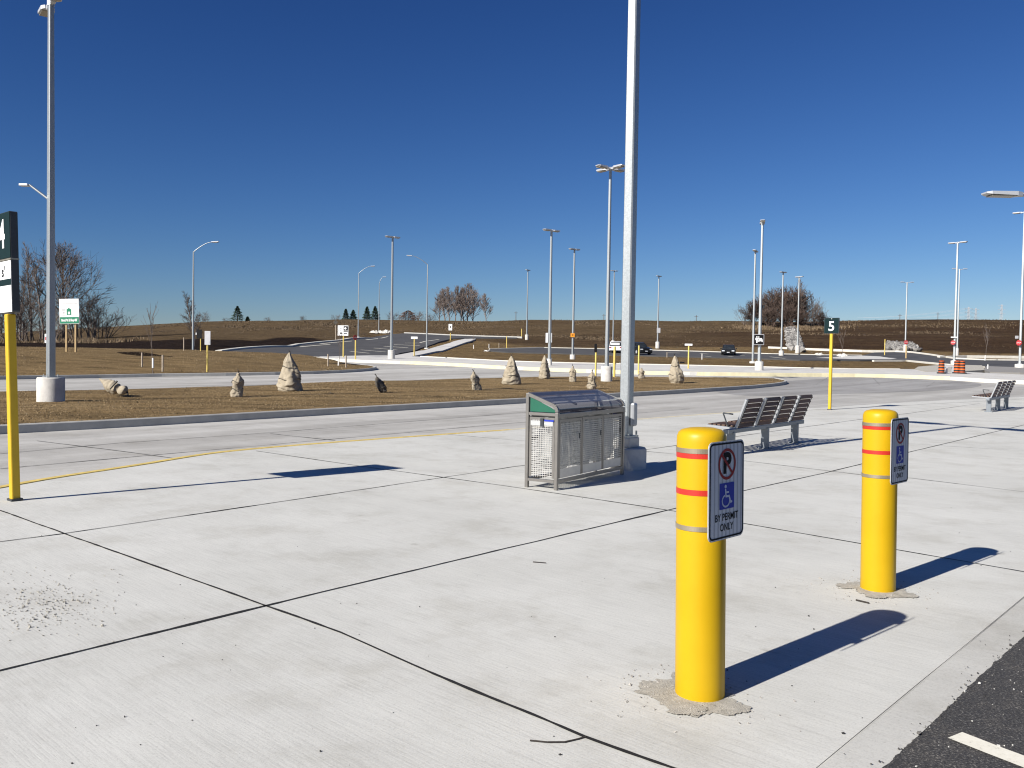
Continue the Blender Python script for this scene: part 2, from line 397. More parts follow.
def rrect(w, h, r, n=5):
    pts = []
    for cx, cy, a0 in ((w/2-r, h/2-r, 0), (-w/2+r, h/2-r, 90), (-w/2+r, -h/2+r, 180), (w/2-r, -h/2+r, 270)):
        for i in range(n+1):
            a = R(a0+90*i/n); pts.append((cx+r*math.cos(a), cy+r*math.sin(a)))
    return pts
X3, Y3, Z3 = Vector((1, 0, 0)), Vector((0, 1, 0)), Vector((0, 0, 1))

# ------------------------------------------------------------------ draped sheets and kerbs
def sheet(name, pts, off, mat, skirt=.0, bumpf=None, xs=None, ys=None, kind='structure', skirt_mat=None):
    bm = bmesh.new()
    f = bm.faces.new([bm.verts.new((p[0], p[1], 0)) for p in pts])
    f.normal_update()
    if f.normal.z < 0: f.normal_flip()
    bmesh.ops.triangulate(bm, faces=[f], ngon_method='EAR_CLIP')
    y0 = min(p[1] for p in pts); y1 = max(p[1] for p in pts); x0 = min(p[0] for p in pts); x1 = max(p[0] for p in pts)
    cuts = [(Vector((0, k, 0)), Y3) for k in KN if y0 < k < y1]
    if ys:
        k = y0+ys
        while k < y1: cuts.append((Vector((0, k, 0)), Y3)); k += ys
    if xs:
        k = x0+xs
        while k < x1: cuts.append((Vector((k, 0, 0)), X3)); k += xs
    for co, no in cuts:
        bmesh.ops.bisect_plane(bm, geom=list(bm.verts)+list(bm.edges)+list(bm.faces), plane_co=co, plane_no=no)
    bmesh.ops.remove_doubles(bm, verts=bm.verts, dist=1e-5)
    for v in bm.verts:
        v.co.z = hz(v.co.x, v.co.y)+off+(bumpf(v.co.x, v.co.y) if bumpf else 0)
    bmesh.ops.recalc_face_normals(bm, faces=bm.faces)
    for f in bm.faces:
        if f.normal.z < 0: f.normal_flip()
        f.smooth = bool(bumpf)
    if skirt:
        be = [e for e in bm.edges if e.is_boundary]
        r = bmesh.ops.extrude_edge_only(bm, edges=be)
        for v in r['geom']:
            if isinstance(v, bmesh.types.BMVert): v.co.z -= skirt
        for f_ in r['geom']:
            if isinstance(f_, bmesh.types.BMFace) and skirt_mat: f_.material_index = 1
    me = bpy.data.meshes.new(name); bm.to_mesh(me); bm.free()
    me.materials.append(M[mat])
    if skirt_mat: me.materials.append(M[skirt_mat])
    o = bpy.data.objects.new(name, me); COL.objects.link(o)
    if kind: o['kind'] = kind
    return o
def densify(pts, step=1.5):
    out = [Vector(pts[0][:2])]
    for a, b_ in zip(pts, pts[1:]):
        a = Vector(a[:2]); b_ = Vector(b_[:2]); n = max(1, int((b_-a).length/step))
        for i in range(1, n+1): out.append(a+(b_-a)*i/n)
    return out
def smooth_line(pts, it=2):
    pts = [Vector(p[:2]) for p in pts]
    for _ in range(it):
        q = [pts[0]]
        for a, b_ in zip(pts, pts[1:]): q += [a*.75+b_*.25, a*.25+b_*.75]
        q.append(pts[-1]); pts = q
    return pts
def kerb(name, pts, w, zlo, zhi, mat, side=0, parent=None):
    """a kerb stone run along a ground polyline; side shifts it left (+1) or right (-1) of the line"""
    pts = densify(pts, 1.2); mb = MB(); rings = []
    for i, p in enumerate(pts):
        t = (pts[min(i+1, len(pts)-1)]-pts[max(i-1, 0)]).normalized(); n = Vector((-t.y, t.x))
        c = p+n*(side*w/2); h = hz(c.x, c.y); r = .02
        prof = [(-w/2, zlo), (-w/2+.01, zhi-r), (-w/2+.03, zhi), (w/2-.03, zhi), (w/2-.01, zhi-r), (w/2, zlo)]
        rings.append([Vector((c.x+n.x*a, c.y+n.y*a, h+z)) for a, z in prof])
    k = len(rings[0]); vs = [v for r_ in rings for v in r_]
    fs = [(i*k+j, i*k+j+1, (i+1)*k+j+1, (i+1)*k+j) for i in range(len(rings)-1) for j in range(k-1)]
    fs += [tuple(range(k)), tuple((len(rings)-1)*k+j for j in range(k-1, -1, -1))]
    mb.add(vs, fs, mat); o = mb.build(name, parent)
    if not parent: o['kind'] = 'structure'
    return o
def G2(px, off=0.0): return [GP(x, y, off).xy for x, y in px]

# terrain -----------------------------------------------------------
def toff(y):
    return lin([72, 79, 140, 150], [-.45, -.16, -.16, 0], y)
def build_terrain():
    ys = [-400, -150, -60, -20, 0]+[4*i for i in range(1, 14)]+[54+2*i for i in range(110)]
    y = 274.0
    while y < 460: ys.append(y); y += 6
    while y < 4200: ys.append(y); y *= 1.18
    xs = [-4000, -2500, -1500, -900, -550, -380, -280, -210]+[-170+2.5*i for i in range(137)]+[210, 280, 380, 550, 900, 1500, 2500, 4000]
    vs = []; zc = []
    for yy in ys:
        for xx in xs:
            z = hz(xx, yy)+toff(yy)
            if yy > 100:
                n = noise.fractal(Vector((xx*.05, yy*.05, 3)), 1, 2, 4)
                z -= .28*(n+.55)*min(1, (yy-100)/60)
            vs.append((xx, yy, z))
            px = 512+F*xx/max(yy, 1)
            nn = noise.fractal(Vector((xx*.03, yy*.06, 9)), 1, 2, 4)
            s1 = min(1, max(0, (yy-80)/5)) if px < 380 else 0.0
            top = lin([-100, 100, 200, 300, 380], [112, 112, 108, 132, 120], px)+nn*3
            if yy > top and px < 380: s1 = 0.0
            fd = 0.0; dk = 0.0
            if px < 380:
                if yy > top: fd = 1.0
            else:
                foot = lin([380, 460, 530, 650, 780, 900, 1024], [190, 150, 128, 138, 138, 136, 128], px)+nn*2
                fd = min(1, max(0, (yy-foot)/3))
                # bare darker cut face, thinly grassed terrace above it
                tp = lin([380, 530, 650, 780, 900, 1024], [190, 165, 175, 185, 200, 210], px)+nn*10
                if yy > foot:
                    dk = lin([380, 460, 560, 650, 760, 900, 1024], [0, .35, .5, .35, .85, .95, .95], px)
                    dk *= 1 if yy < tp else lin([380, 760, 850, 1024], [.0, .1, .75, .9], px)
                    dk = min(1, max(0, dk+nn*.35))
            zc.append((s1, fd, dk, 1))
    nx = len(xs); fs = [(j*nx+i, j*nx+i+1, (j+1)*nx+i+1, (j+1)*nx+i) for j in range(len(ys)-1) for i in range(nx-1)]
    me = bpy.data.meshes.new('terrain'); me.from_pydata(vs, [], fs); me.materials.append(M['terrain'])
    at_ = me.color_attributes.new('zone', 'FLOAT_COLOR', 'POINT')
    at_.data.foreach_set('color', [c for q in zc for c in q])
    me.polygons.foreach_set('use_smooth', [True]*len(fs))
    o = bpy.data.objects.new('terrain', me); COL.objects.link(o); o['kind'] = 'structure'
build_terrain()

# near plaza ---------------------------------------------------------
ykpx = [(0, 488.7), (20, 485), (62, 477.5), (125, 468), (200, 455.5), (240, 450.5), (318, 444), (381, 439.3), (448, 434.5), (512, 430), (600, 422.5), (720, 413.5), (760, 411)]
yk = G2(ykpx)
yk_right = G2([(829, 407), (900, 402.5), (960, 399.5), (1024, 397), (1100, 394.5)])
edge_full = [Vector((-7.2, -12)), Vector((-7.1, 0)), Vector((-6.5, 6.2))]+yk+yk_right+[Vector((48, 40))]
edge_s = smooth_line(edge_full, 2)
asA = GP(885, 768).xy; asB = GP(1024, 637).xy; ad = (asB-asA).normalized(); an = Vector((ad.y, -ad.x))
guA = GP(820, 768).xy; guB = GP(1024, 598).xy; gd = (guB-guA).normalized()
plaza_pts = [p for p in edge_s]+[asA+ad*60, asA+ad*20, asA-ad*14]
plaza = sheet('plaza_pavement', plaza_pts, 0, 'plaza', .16, xs=None)
sheet('roadway', [(-95, -14), (80, -14), (80, 76), (-95, 76)], -.13, 'roadway')
# gutter strip beside the asphalt
gw = [guA-gd*12, guB+gd*55]
gut = sheet('gutter', [gw[0], gw[1], asB+ad*53, asA-ad*12.0], .004, 'gutter')
# ragged asphalt edge
rag = []
L_ = 80.0; s_ = -12.0
while s_ < L_:
    p = asA+ad*s_ + an*(noise.noise(Vector((s_*1.1, 1, 0)))*.008+noise.noise(Vector((s_*11, 5, 0)))*.008+noise.noise(Vector((s_*37, 9, 0)))*.007)
    rag.append(p); s_ += .016 if -1.5 < s_ < 5 else (.06 if s_ < 9 and s_ > -2 else .8)
asph = sheet('asphalt_lot', rag+[asA+ad*80+an*40, asA-ad*12+an*40], .009, 'asphalt')
# stall line
l0 = GP(955, 738).xy; l1 = GP(1024, 765).xy; ld = (l1-l0).normalized(); ln = Vector((-ld.y, ld.x))
lp = []
for k in range(0, 60): lp.append(l0+ld*(k*.08)+ln*(.053+noise.noise(Vector((k*1.3, 0, 2)))*.006))
lq = [l0+ld*(k*.08)-ln*(.053+noise.noise(Vector((k*1.3, 4, 2)))*.006) for k in range(60)]
tag(sheet('parking_line', lp+lq[::-1], .0135, 'paint'), 'worn cream stall line on the near asphalt')
# yellow kerb on the platform edge
kerb('platform_kerb', smooth_line([Vector((-7.1, 0)), Vector((-6.5, 6.2))]+yk[:10], 2), .17, -.14, .006, 'yellow_kerb', 1)
kerb('faded_platform_kerb', smooth_line(yk[9:], 2), .17, -.14, .006, 'yellow_faded', 1)
kerb('bare_platform_kerb', smooth_line([yk[-1]]+yk_right+[Vector((48, 40))], 2), .17, -.14, .006, 'kerbc', 1)

# joints -------------------------------------------------------------
jm = {'sealant': MB(), 'sealant_grey': MB()}
def joint(px, w, mat='sealant', off=.004, ext0=0.0, ext1=0.0, seed=0):
    pts = [GP(x, y, 0).xy for x, y in px]
    if ext0: pts = [pts[0]+(pts[0]-pts[1]).normalized()*ext0]+pts
    if ext1: pts = pts+[pts[-1]+(pts[-1]-pts[-2]).normalized()*ext1]
    d = densify(pts, .06 if w > .009 else .4); vs = []
    for i, p in enumerate(d):
        t = (d[min(i+1, len(d)-1)]-d[max(i-1, 0)]).normalized(); n = Vector((-t.y, t.x)); s = i*.06
        ww = w*(.72+.9*max(-.4, noise.noise(Vector((s*1.1, seed, 0))))+.5*noise.noise(Vector((s*9, seed, 3))))
        ww = max(ww, w*.55)*1.12
        c = p+n*(noise.noise(Vector((s*2.2, seed, 7)))*.006)
        for sg in (-1, 1):
            q = c+n*(sg*ww/2); vs.append((q.x, q.y, hz(q.x, q.y)+off))
    jm[mat].add(vs, [(2*i, 2*i+1, 2*i+3, 2*i+2) for i in range(len(d)-1)], mat)
joint([(0, 510.5), (62, 533), (266, 606), (340, 632.6), (434, 674.5), (584, 737), (671.6, 768)], .024, ext0=3, ext1=3, seed=1)
joint([(256, 451), (443.5, 477.5), (512, 487), (600, 500), (672, 511), (743, 523.5), (862, 544), (1024, 572)], .021, ext1=4, seed=2)
joint([(448, 434.5), (512, 440), (652, 452), (745, 461), (862, 475), (913, 478.5), (1024, 492)], .018, seed=3)
joint([(720, 427), (912, 444), (1024, 451)], .014, 'sealant_grey', seed=4)
joint([(0, 671), (266, 606), (340, 588), (675, 508.6), (743, 491), (862, 464), (912, 451.5), (1024, 425)], .022, ext0=3, ext1=6, seed=5)
joint([(0, 542), (62, 534), (256, 505.5), (443.5, 477.5), (512, 467), (652, 449), (768, 432), (860, 419.5), (908, 413.5), (980, 403.5)], .020, ext0=3, seed=6)
joint([(820, 768), (920, 684), (1024, 598)], .006, 'sealant_grey', off=.0085, ext0=2, ext1=10, seed=8)
joint([(743, 412.6), (829, 409.5), (1024, 399)], .03, 'sealant_grey', seed=12)
o = jm['sealant'].build('pavement_joint', fix=False); o['kind'] = 'structure'
# road joints (thin saw cuts)
for px in ([(0, 446), (120, 436), (256, 427.5), (512, 409), (640, 401)], [(0, 460), (120, 450), (256, 439), (512, 418), (690, 405)], [(37, 434), (120, 443.5), (202, 454)], [(270, 427.5), (335, 434)],
           [(790, 384), (870, 381), (1000, 378)], [(815, 383), (830, 374.5)], [(880, 383), (873, 376)], [(926, 385), (935, 380)]):
    joint(px, .03, 'sealant_grey', off=-.124, seed=20)
o = jm['sealant_grey'].build('saw_cut', fix=False); o['kind'] = 'structure'

# worn dark turning area of the bus road
tpx = [(700, 388), (760, 383), (800, 380), (860, 376.8), (910, 377.5), (950, 380), (985, 383.5), (975, 388), (930, 391), (870, 393), (810, 394.5), (740, 397)]
sheet('worn_turning_area', smooth_line(G2(tpx, -.126)+[G2(tpx[:1], -.126)[0]], 2)[:-1], -.124, 'turn')

# planter island -----------------------------------------------------
def offset_line(pts, d):
    out = []
    for i, p in enumerate(pts):
        t = (pts[min(i+1, len(pts)-1)]-pts[max(i-1, 0)]).normalized(); out.append(p+Vector((-t.y, t.x))*d)
    return out
isl_near = G2([(-60, 438), (0, 434.3), (128, 427.3), (256, 419.5), (384, 411.6), (512, 404.2), (620, 397.3), (700, 392.5), (755, 388.6), (778, 386.2)], -.13)
isl_tip = G2([(788, 384.3), (786, 382.4), (776, 380.6)], -.13)
isl_far = G2([(764, 378.2), (700, 377.2), (600, 376.8), (520, 377.5), (450, 379.3), (350, 382), (256, 386), (128, 389.7), (0, 392.5), (-80, 395)], .0)
isl_edge = smooth_line(isl_near+isl_tip, 2)
isl = offset_line(isl_edge, .13)+smooth_line(isl_far, 1)
def isl_bump(x, y):
    return .05*noise.noise(Vector((x*.3, y*.3, 0)))
island = sheet('planter_lawn', isl, .025, 'grass', .15, isl_bump, xs=1.2, ys=1.2)
kerb('planter_kerb', isl_edge, .16, -.14, .05, 'kerbc', 1)
kerb('planter_back_kerb', smooth_line([isl_tip[-1]]+isl_far, 1), .16, -.14, .03, 'kerbc', -1)

# left berm ----------------------------------------------------------
bm_near = G2([(-60, 380.8), (0, 379.6), (128, 377.3), (256, 375.5), (330, 373.6), (366, 371.5)], -.13)
bm_tip = G2([(378, 369.6), (373, 367.8), (362, 366.8)], -.13)
bm_far = [GP(345, 363.5).xy, GP(330, 359.5).xy, GP(300, 355).xy, GP(270, 352.8).xy, Vector((-24, 86)), Vector((-60, 88)), Vector((-75, 88)), Vector((-75, 44))]
bpoly = offset_line(smooth_line(bm_near+bm_tip, 1), .15)+bm_far
near_line = smooth_line(bm_near+bm_tip, 1)
def berm_bump(x, y):
    d = min((Vector((x, y))-p).length for p in near_line)
    px = 512+F*x/y
    k = lin([-60, 60, 200, 270, 330, 400], [.62, .62, .50, .25, .02, 0], px)
    t = min(1, d/14); prof = t*t*(3-2*t)
    back = min(1, max(0, (88-y)/14))
    return k*prof*back+.05*noise.noise(Vector((x*.25, y*.25, 3)))*min(1, d/3)
sheet('grass_berm', bpoly, .03, 'berm', .15, berm_bump, xs=2.5, ys=2.5)
def soil_off(x, y): return berm_bump(x, y)
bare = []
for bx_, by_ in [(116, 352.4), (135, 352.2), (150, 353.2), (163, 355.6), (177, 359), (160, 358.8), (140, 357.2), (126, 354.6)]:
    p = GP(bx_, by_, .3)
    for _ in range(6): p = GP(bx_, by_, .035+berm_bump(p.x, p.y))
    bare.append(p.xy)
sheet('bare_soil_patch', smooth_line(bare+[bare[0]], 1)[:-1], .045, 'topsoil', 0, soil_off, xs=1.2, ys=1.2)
kerb('berm_kerb', smooth_line(bm_near+bm_tip, 1), .18, -.14, .05, 'kerbc', 1)

# far bus platform ---------------------------------------------------
fp_near = G2([(300, 357.5), (318, 358.7), (345, 360.6), (400, 362.3), (450, 364.3), (512, 368), (600, 371.5), (690, 373.6), (768, 374.6), (840, 375), (900, 376.3), (950, 378.3), (1000, 381.5), (1080, 384)], .0)
fp_far = G2([(1080, 375), (1024, 374.3), (918, 369.5), (900, 369), (830, 368.6), (768, 367), (700, 365.4), (580, 363), (512, 361.3), (460, 358.4), (420, 356.4), (396, 355.3), (368, 355.2), (347, 355.6), (330, 356.2)], .12)
sheet('bus_platform', offset_line(fp_near, .12)+fp_far, .10, 'platform', .25)
kerb('yellow_bus_kerb', smooth_line(fp_near[3:12], 1), .32, -.14, .115, 'yellow_pale', 1)
kerb('plain_bus_kerb', smooth_line(fp_near[:4], 1), .4, -.14, .106, 'kerb_pale', 1)
kerb('bus_kerb', smooth_line(fp_near[11:], 1), .4, -.14, .106, 'kerb_pale', 1)
kerb('platform_back_kerb', smooth_line(fp_far[3:11], 1), .25, -.1, .16, 'kerb_pale', -1)

# far asphalt roads --------------------------------------------------
lot = G2([(225, 351.3), (262, 347.6), (300, 345.0), (340, 341.0), (366, 338.4), (378, 336.2), (390, 334.2), (404, 333.2), (447, 335.2), (485, 336.6), (517, 337.3), (517, 338.2), (470, 338.2), (451, 338.6),
          (446, 340), (432, 344.5), (420, 348.2), (400, 353), (393, 355.6), (347, 356), (320, 358.0), (305, 358.5), (285, 356)], -.03)
sheet('sloping_parking_lot', lot, -.03, 'road_asphalt', .3, xs=3, ys=4)
kerb('lot_kerb', G2([(222, 351.5), (262, 347.4), (300, 344.8), (340, 340.9), (366, 338.2), (376, 338.6)], 0), .7, -.3, .12, 'kerb_pale', 1)
kerb('lot_top_kerb', G2([(404, 333), (447, 335), (485, 336.4), (522, 337.4)], 0), .25, -.3, .14, 'kerbc', 1)
foot = G2([(388, 356.6), (400, 354.6), (420, 350.8), (437, 346.6), (450, 343), (458, 340.3), (465, 338.8), (476, 338.8), (470, 341.3), (455, 346.2), (436, 351.4), (418, 355.2), (408, 357.2)], .0)
sheet('footpath', foot, .02, 'platform', .2, xs=3, ys=4)
def stripes(name, segs, w, off, label=None):
    mb = MB()
    for a, b_ in segs:
        pa = GP(*a, off).xy; pb = GP(*b_, off).xy; t = (pb-pa).normalized(); n = Vector((-t.y, t.x))*w/2
        for p, q in zip(densify([pa, pb], 3), densify([pa, pb], 3)[1:]):
            mb.add([Vector((c.x, c.y, hz(c.x, c.y)+off)) for c in (p-n, q-n, q+n, p+n)], [(0, 1, 2, 3)], 'paint')
    o = mb.build(name, fix=False); o['kind'] = 'structure'
    return o
stripes('stall_marking', [((350, 351.2), (369, 353.2)), ((361, 349.8), (386, 352)), ((374, 348), (397, 350)), ((384, 346.2), (408, 347.8)), ((394, 344.6), (420, 345.6)), ((405, 343), (430, 343.0)), ((420, 342.6), (439, 339.4)), ((320, 343.8), (352, 341)), ((300, 346.8), (330, 344.4)), ((366, 339.8), (388, 336.6))], .30, .0)
road = G2([(485, 350.2), (495, 348.4), (544, 347.8), (580, 348.6), (640, 349.9), (700, 351.6), (768, 353.9), (820, 355.1), (862, 355.4), (874, 352.4), (895, 352), (910, 352.6), (930, 355.2), (953, 358.8), (985, 360.2), (1024, 360.8), (1090, 361.8),
           (1090, 369.5), (1016, 368.6), (985, 366.2), (950, 364), (907, 360), (860, 360.3), (800, 359.7), (760, 358.4), (700, 356.8), (640, 355.2), (580, 353.8), (549, 352.9), (508, 351.9)], -.03)
sheet('asphalt_road', road, -.03, 'road_asphalt', .3, xs=4, ys=4)
kerb('road_upper_kerb', G2([(490, 349), (544, 347.5), (580, 348.3), (640, 349.6), (700, 351.3), (768, 353.6), (820, 354.8), (862, 355.2)], 0), .28, -.3, .05, 'kerb_pale', 1)
kerb('road_side_kerb', G2([(768, 347.2), (830, 349.6), (862, 350.8), (895, 351.2), (910, 351.9), (930, 354.6), (953, 358.2), (985, 359.8), (1024, 360.3), (1090, 361.3)], 0), .3, -.3, .11, 'kerb_pale', 1)
kerb('road_lower_kerb', G2([(872, 360.2), (907, 360.1), (950, 364.2), (985, 366.5)], 0), .3, -.3, .03, 'kerb_pale', -1)
kerb('verge_kerb', G2([(940, 357.3), (967, 356.4), (1024, 357), (1090, 357.6)], 0), .4, -.3, .14, 'kerb_pale', 1)
sheet('concrete_apron', G2([(815, 357.8), (840, 356.3), (862, 355.6), (880, 356.4), (897, 358.3), (890, 359.2), (850, 359)], -.01), -.012, 'platform', xs=4)
stripes('lane_marking', [((668, 352.6), (680, 353)), ((700, 353.5), (708, 354)), ((704, 356), (711, 356.6)), ((738, 355.2), (745, 355.4)), ((728, 356.2), (733, 356.6)), ((770, 356.8), (785, 358.4)), ((640, 352.3), (648, 352.6))], .3, .0)
# rough ground by the barrels
sheet('bare_dirt_patch', G2([(914, 370.8), (918, 368), (935, 366.6), (960, 366), (982, 366.6), (985, 371.4), (955, 373.2), (925, 373.2)], .0), .125, 'grout', .2)
sheet('gravel_patch', G2([(984, 371.3), (986, 367.4), (1020, 368.8), (1090, 370), (1090, 375), (1020, 374.2), (990, 373.6)], .0), .13, 'riprap', .2)

# ------------------------------------------------------------------ loose stuff on the ground
def pebbles(name, spots, mat, label, szs, off=0.0):
    mb = MB(); rnd = random.Random(hash(name) % 1000)
    for (x, y) in spots:
        r = rnd.uniform(*szs)*(1 if rnd.random() > .06 else 1.8); vs = []
        c = Vector((x, y, hz(x, y)+off+r*.35))
        base = [(1, 0, 0), (-1, 0, 0), (0, 1, 0), (0, -1, 0), (0, 0, .75), (0, 0, -.75)]
        rm = Matrix.Rotation(rnd.uniform(0, 6), 3, Vector((rnd.random(), rnd.random(), 1)))
        vs = [c+rm @ (Vector(q)*r*rnd.uniform(.6, 1.2)) for q in base]
        mb.add(vs, [(0, 2, 4), (2, 1, 4), (1, 3, 4), (3, 0, 4), (2, 0, 5), (1, 2, 5), (3, 1, 5), (0, 3, 5)], mat)
    o = mb.build(name, fix=True); tag(o, label, kind='stuff'); o['category'] = 'debris'
    return o
rnd = random.Random(3)
sp = []
while len(sp) < 460:
    x = rnd.gauss(45, 36); y = rnd.gauss(606, 15)
    if -40 < x < 125: sp.append(GP(x, y).xy)
pebbles('gravel_crumbs', sp[:330], 'grout', 'scattered tan crumbs on the concrete at the left', (.003, .0085)); pebbles('dark_crumbs', sp[330:], 'stone', 'darker crumbs scattered among the tan ones at the left', (.002, .007))
for bi, (bx, by, rr) in enumerate([(.899, 3.925, .27), (2.553, 5.84, .24)]):
    for q in range(4):
        poly = []; ox, oy, r0 = [(-.02, -.03, rr), (-.19, .05, rr*.4), (.12, -.17, rr*.34), (-.10, -.20, rr*.36)][q]
        for k in range(110):
            a = 2*math.pi*k/110; e = Vector((math.cos(a), math.sin(a), 0))
            r = r0*(.80+.38*noise.noise(e*1.4+Vector((q*3.3, 0, bi*5)))+.22*noise.noise(e*4+Vector((0, q, bi*5+2)))+.10*noise.noise(e*13+Vector((q, 0, bi))))
            poly.append((bx+ox+r*math.cos(a), by+oy+r*math.sin(a)))
        sheet('grout_patch', poly, .0035+.0012*q, 'grout')
    sp = []
    for k in range(150):
        a = rnd.uniform(0, 6.28); r = .12+abs(rnd.gauss(.12, .12)); sp.append((bx+r*math.cos(a)-.04, by+r*math.sin(a)-.02))
    pebbles('mortar_crumbs', sp, 'stone', 'mortar crumbs around the foot of the ' + ('nearest' if bi == 0 else 'farther') + ' yellow bollard', (.0025, .008))
sp = []
for k in range(420):
    s = rnd.uniform(-1.2, 7); p = asA+ad*s+an*rnd.gauss(.005, .028 if k % 5 else .10); sp.append(p)
pebbles('asphalt_crumbs', sp, 'crumb', 'dark crumbs along the asphalt edge', (.002, .0065), .008)
sp = []
for k in range(460):
    s = rnd.uniform(-1.5, 9); p = asA+ad*s+an*(rnd.uniform(.0, 2.2) if k % 2 else abs(rnd.gauss(0, .25))); sp.append(p)
pebbles('pale_chips', sp, 'platform', 'pale stone chips on the asphalt', (.002, .006), .009)
sp = [GP(rnd.uniform(0, 1024), rnd.uniform(480, 768)).xy for _ in range(80)]
pebbles('pavement_specks', sp, 'rubber', 'tiny dark specks on the open pavement', (.002, .006))
def twig(px, r, label):
    mb = MB(); p = [GP(x, y) for x, y in px]
    for a, b_ in zip(p, p[1:]): mb.tube(a+Z3*(r+.001), b_+Z3*(r+.001), r, r*.9, 'twig', 6)
    tag(mb.build('twig'), label, 'twig')
twig([(530, 741.5), (548, 743.2), (565, 743), (578, 740), (586, 737.6)], .0036, 'dark curved twig lying on the concrete at the bottom')
twig([(533, 562.5), (546, 563.5)], .004, 'short dark twig on the concrete behind the near bollard')
twig([(856, 601), (869, 604)], .006, 'short dark stick beside the foot of the farther bollard')

# ------------------------------------------------------------------ bollards
def make_bollard(loc, label):
    root = empty('bollard', loc, 0, label, 'bollard', 'yellow bollards at the parking edge')
    mb = MB(); r = .1135
    prof = [(r, -.05), (r, 1.17), (r, 1.185), (r*.985, 1.205), (r*.93, 1.222), (r*.8, 1.234), (r*.5, 1.242), (.001, 1.245)]
    mb.lathe(prof, 'yellow', 64, capb=False, capt=False); mb.build('sleeve', root)
    for z, mat, nm, h, e in ((1.120, 'red', 'red_stripe', .023, .0012), (.954, 'red', 'red_stripe', .026, .0012), (1.143, 'strap', 'steel_strap', .022, .003), (.79, 'strap', 'steel_strap', .022, .003)):
        b_ = MB(); b_.lathe([(r+.0003, z-h/2), (r+e, z-h/2), (r+e, z+h/2), (r+.0003, z+h/2)], mat, 64, capb=False, capt=False, smooth=False); b_.build(nm, root)
    # permit sign
    a = R(46.5); d = Vector((math.sin(a), math.cos(a), 0)); n = Vector((d.y, -d.x, 0))
    c = Vector((0, 0, .968))+n*.134
    for zz in (.185, -.155):
        br = MB(); br.bar(c-n*.028+Z3*zz-d*.03, c-n*.028+Z3*zz+d*.03, .045, .03, 'steel'); br.build('sign_bracket', root)
    pl = MB(); W_, H_ = .29, .445
    pl.prism(rrect(W_, H_, .03), c, d, Z3, n, -.003, 0, 'alu')
    s = pl.build('permit_sign', root)
    fb = MB(); fb.prism(rrect(W_-.006, H_-.006, .028), c, d, Z3, n, .0004, .0012, 'sheeting'); fb.build('sign_face', s)
    bo = MB(); o1 = rrect(W_-.014, H_-.014, .025); o2 = rrect(W_-.030, H_-.030, .019); k = len(o1)
    bo.add([c+d*p[0]+Z3*p[1]+n*.0022 for p in o1+o2], [(i, (i+1) % k, k+(i+1) % k, k+i) for i in range(k)], 'signblack'); bo.build('sign_border', s)
    sy = MB()
    def ring(cx, cz, r0, r1, mat, th, n_=40):
        vs = [c+d*(cx+rr*math.cos(2*math.pi*i/n_))+Z3*(cz+rr*math.sin(2*math.pi*i/n_))+n*th for rr in (r0, r1) for i in range(n_)]
        sy.add(vs, [(i, (i+1) % n_, n_+(i+1) % n_, n_+i) for i in range(n_)], mat)
    text_mb(sy, 'P', .125, 'signblack', c+Z3*.118+d*.0, d, Z3, n, .0024, .006)
    ring(0, .118, .058, .071, 'signred', .003)
    q = math.sqrt(.5)
    sy.prism([(-.062, -.006), (.062, -.006), (.062, .006), (-.062, .006)], c+Z3*.118, (d-Z3)*q, (d+Z3)*q, n, .0034, .0036, 'signred')
    sy.build('no_parking_symbol', s)
    wh = MB(); wc = c-Z3*.026
    wh.prism(rrect(.118, .118, .004), wc, d, Z3, n, .0022, .0026, 'signblue')
    def stroke(pts, w=.0095):
        for p, q_ in zip(pts, pts[1:]):
            P0, P1 = Vector((p[0], p[1])), Vector((q_[0], q_[1])); t = (P1-P0).normalized(); m_ = Vector((-t.y, t.x))*w/2; P0 = P0-t*w*.25; P1 = P1+t*w*.25
            wh.add([wc+d*v.x+Z3*v.y+n*.0032 for v in (P0-m_, P1-m_, P1+m_, P0+m_)], [(0, 1, 2, 3)], 'glyph')
    hd = [(-.012+.0085*math.cos(t_*.524), .043+.0085*math.sin(t_*.524)) for t_ in range(12)]
    wh.add([wc+d*p[0]+Z3*p[1]+n*.0032 for p in hd], [tuple(range(12))], 'glyph')
    stroke([(-.012, .030), (-.008, -.002), (.018, -.002), (.030, -.032), (.040, -.028)]); stroke([(-.010, .016), (.014, .016)], .008)
    stroke([(-.008+.030*math.cos(R(x_)), -.022+.026*math.sin(R(x_))) for x_ in range(110, 372, 14)], .008)
    wh.build('wheelchair_symbol', s)
    tx = MB(); text_mb(tx, 'BY PERMIT', .046, 'signblack', c-Z3*.122, d, Z3, n, .0024, .0006, .88); text_mb(tx, 'ONLY', .046, 'signblack', c-Z3*.168, d, Z3, n, .0024, .0006, .88); tx.build('lettering', s)
    return root
b0 = make_bollard((.899, 3.925, 0), 'nearest yellow bollard, largest, with permit sign and red stripes on the open pavement')
b1 = copy_tree(b0); b0.rotation_euler.y = R(-.85); b1.rotation_euler.y = R(-.7); b1.location = (2.553, 5.84, 0); b1['label'] = 'farther yellow bollard with permit sign, standing in front of the second bench'

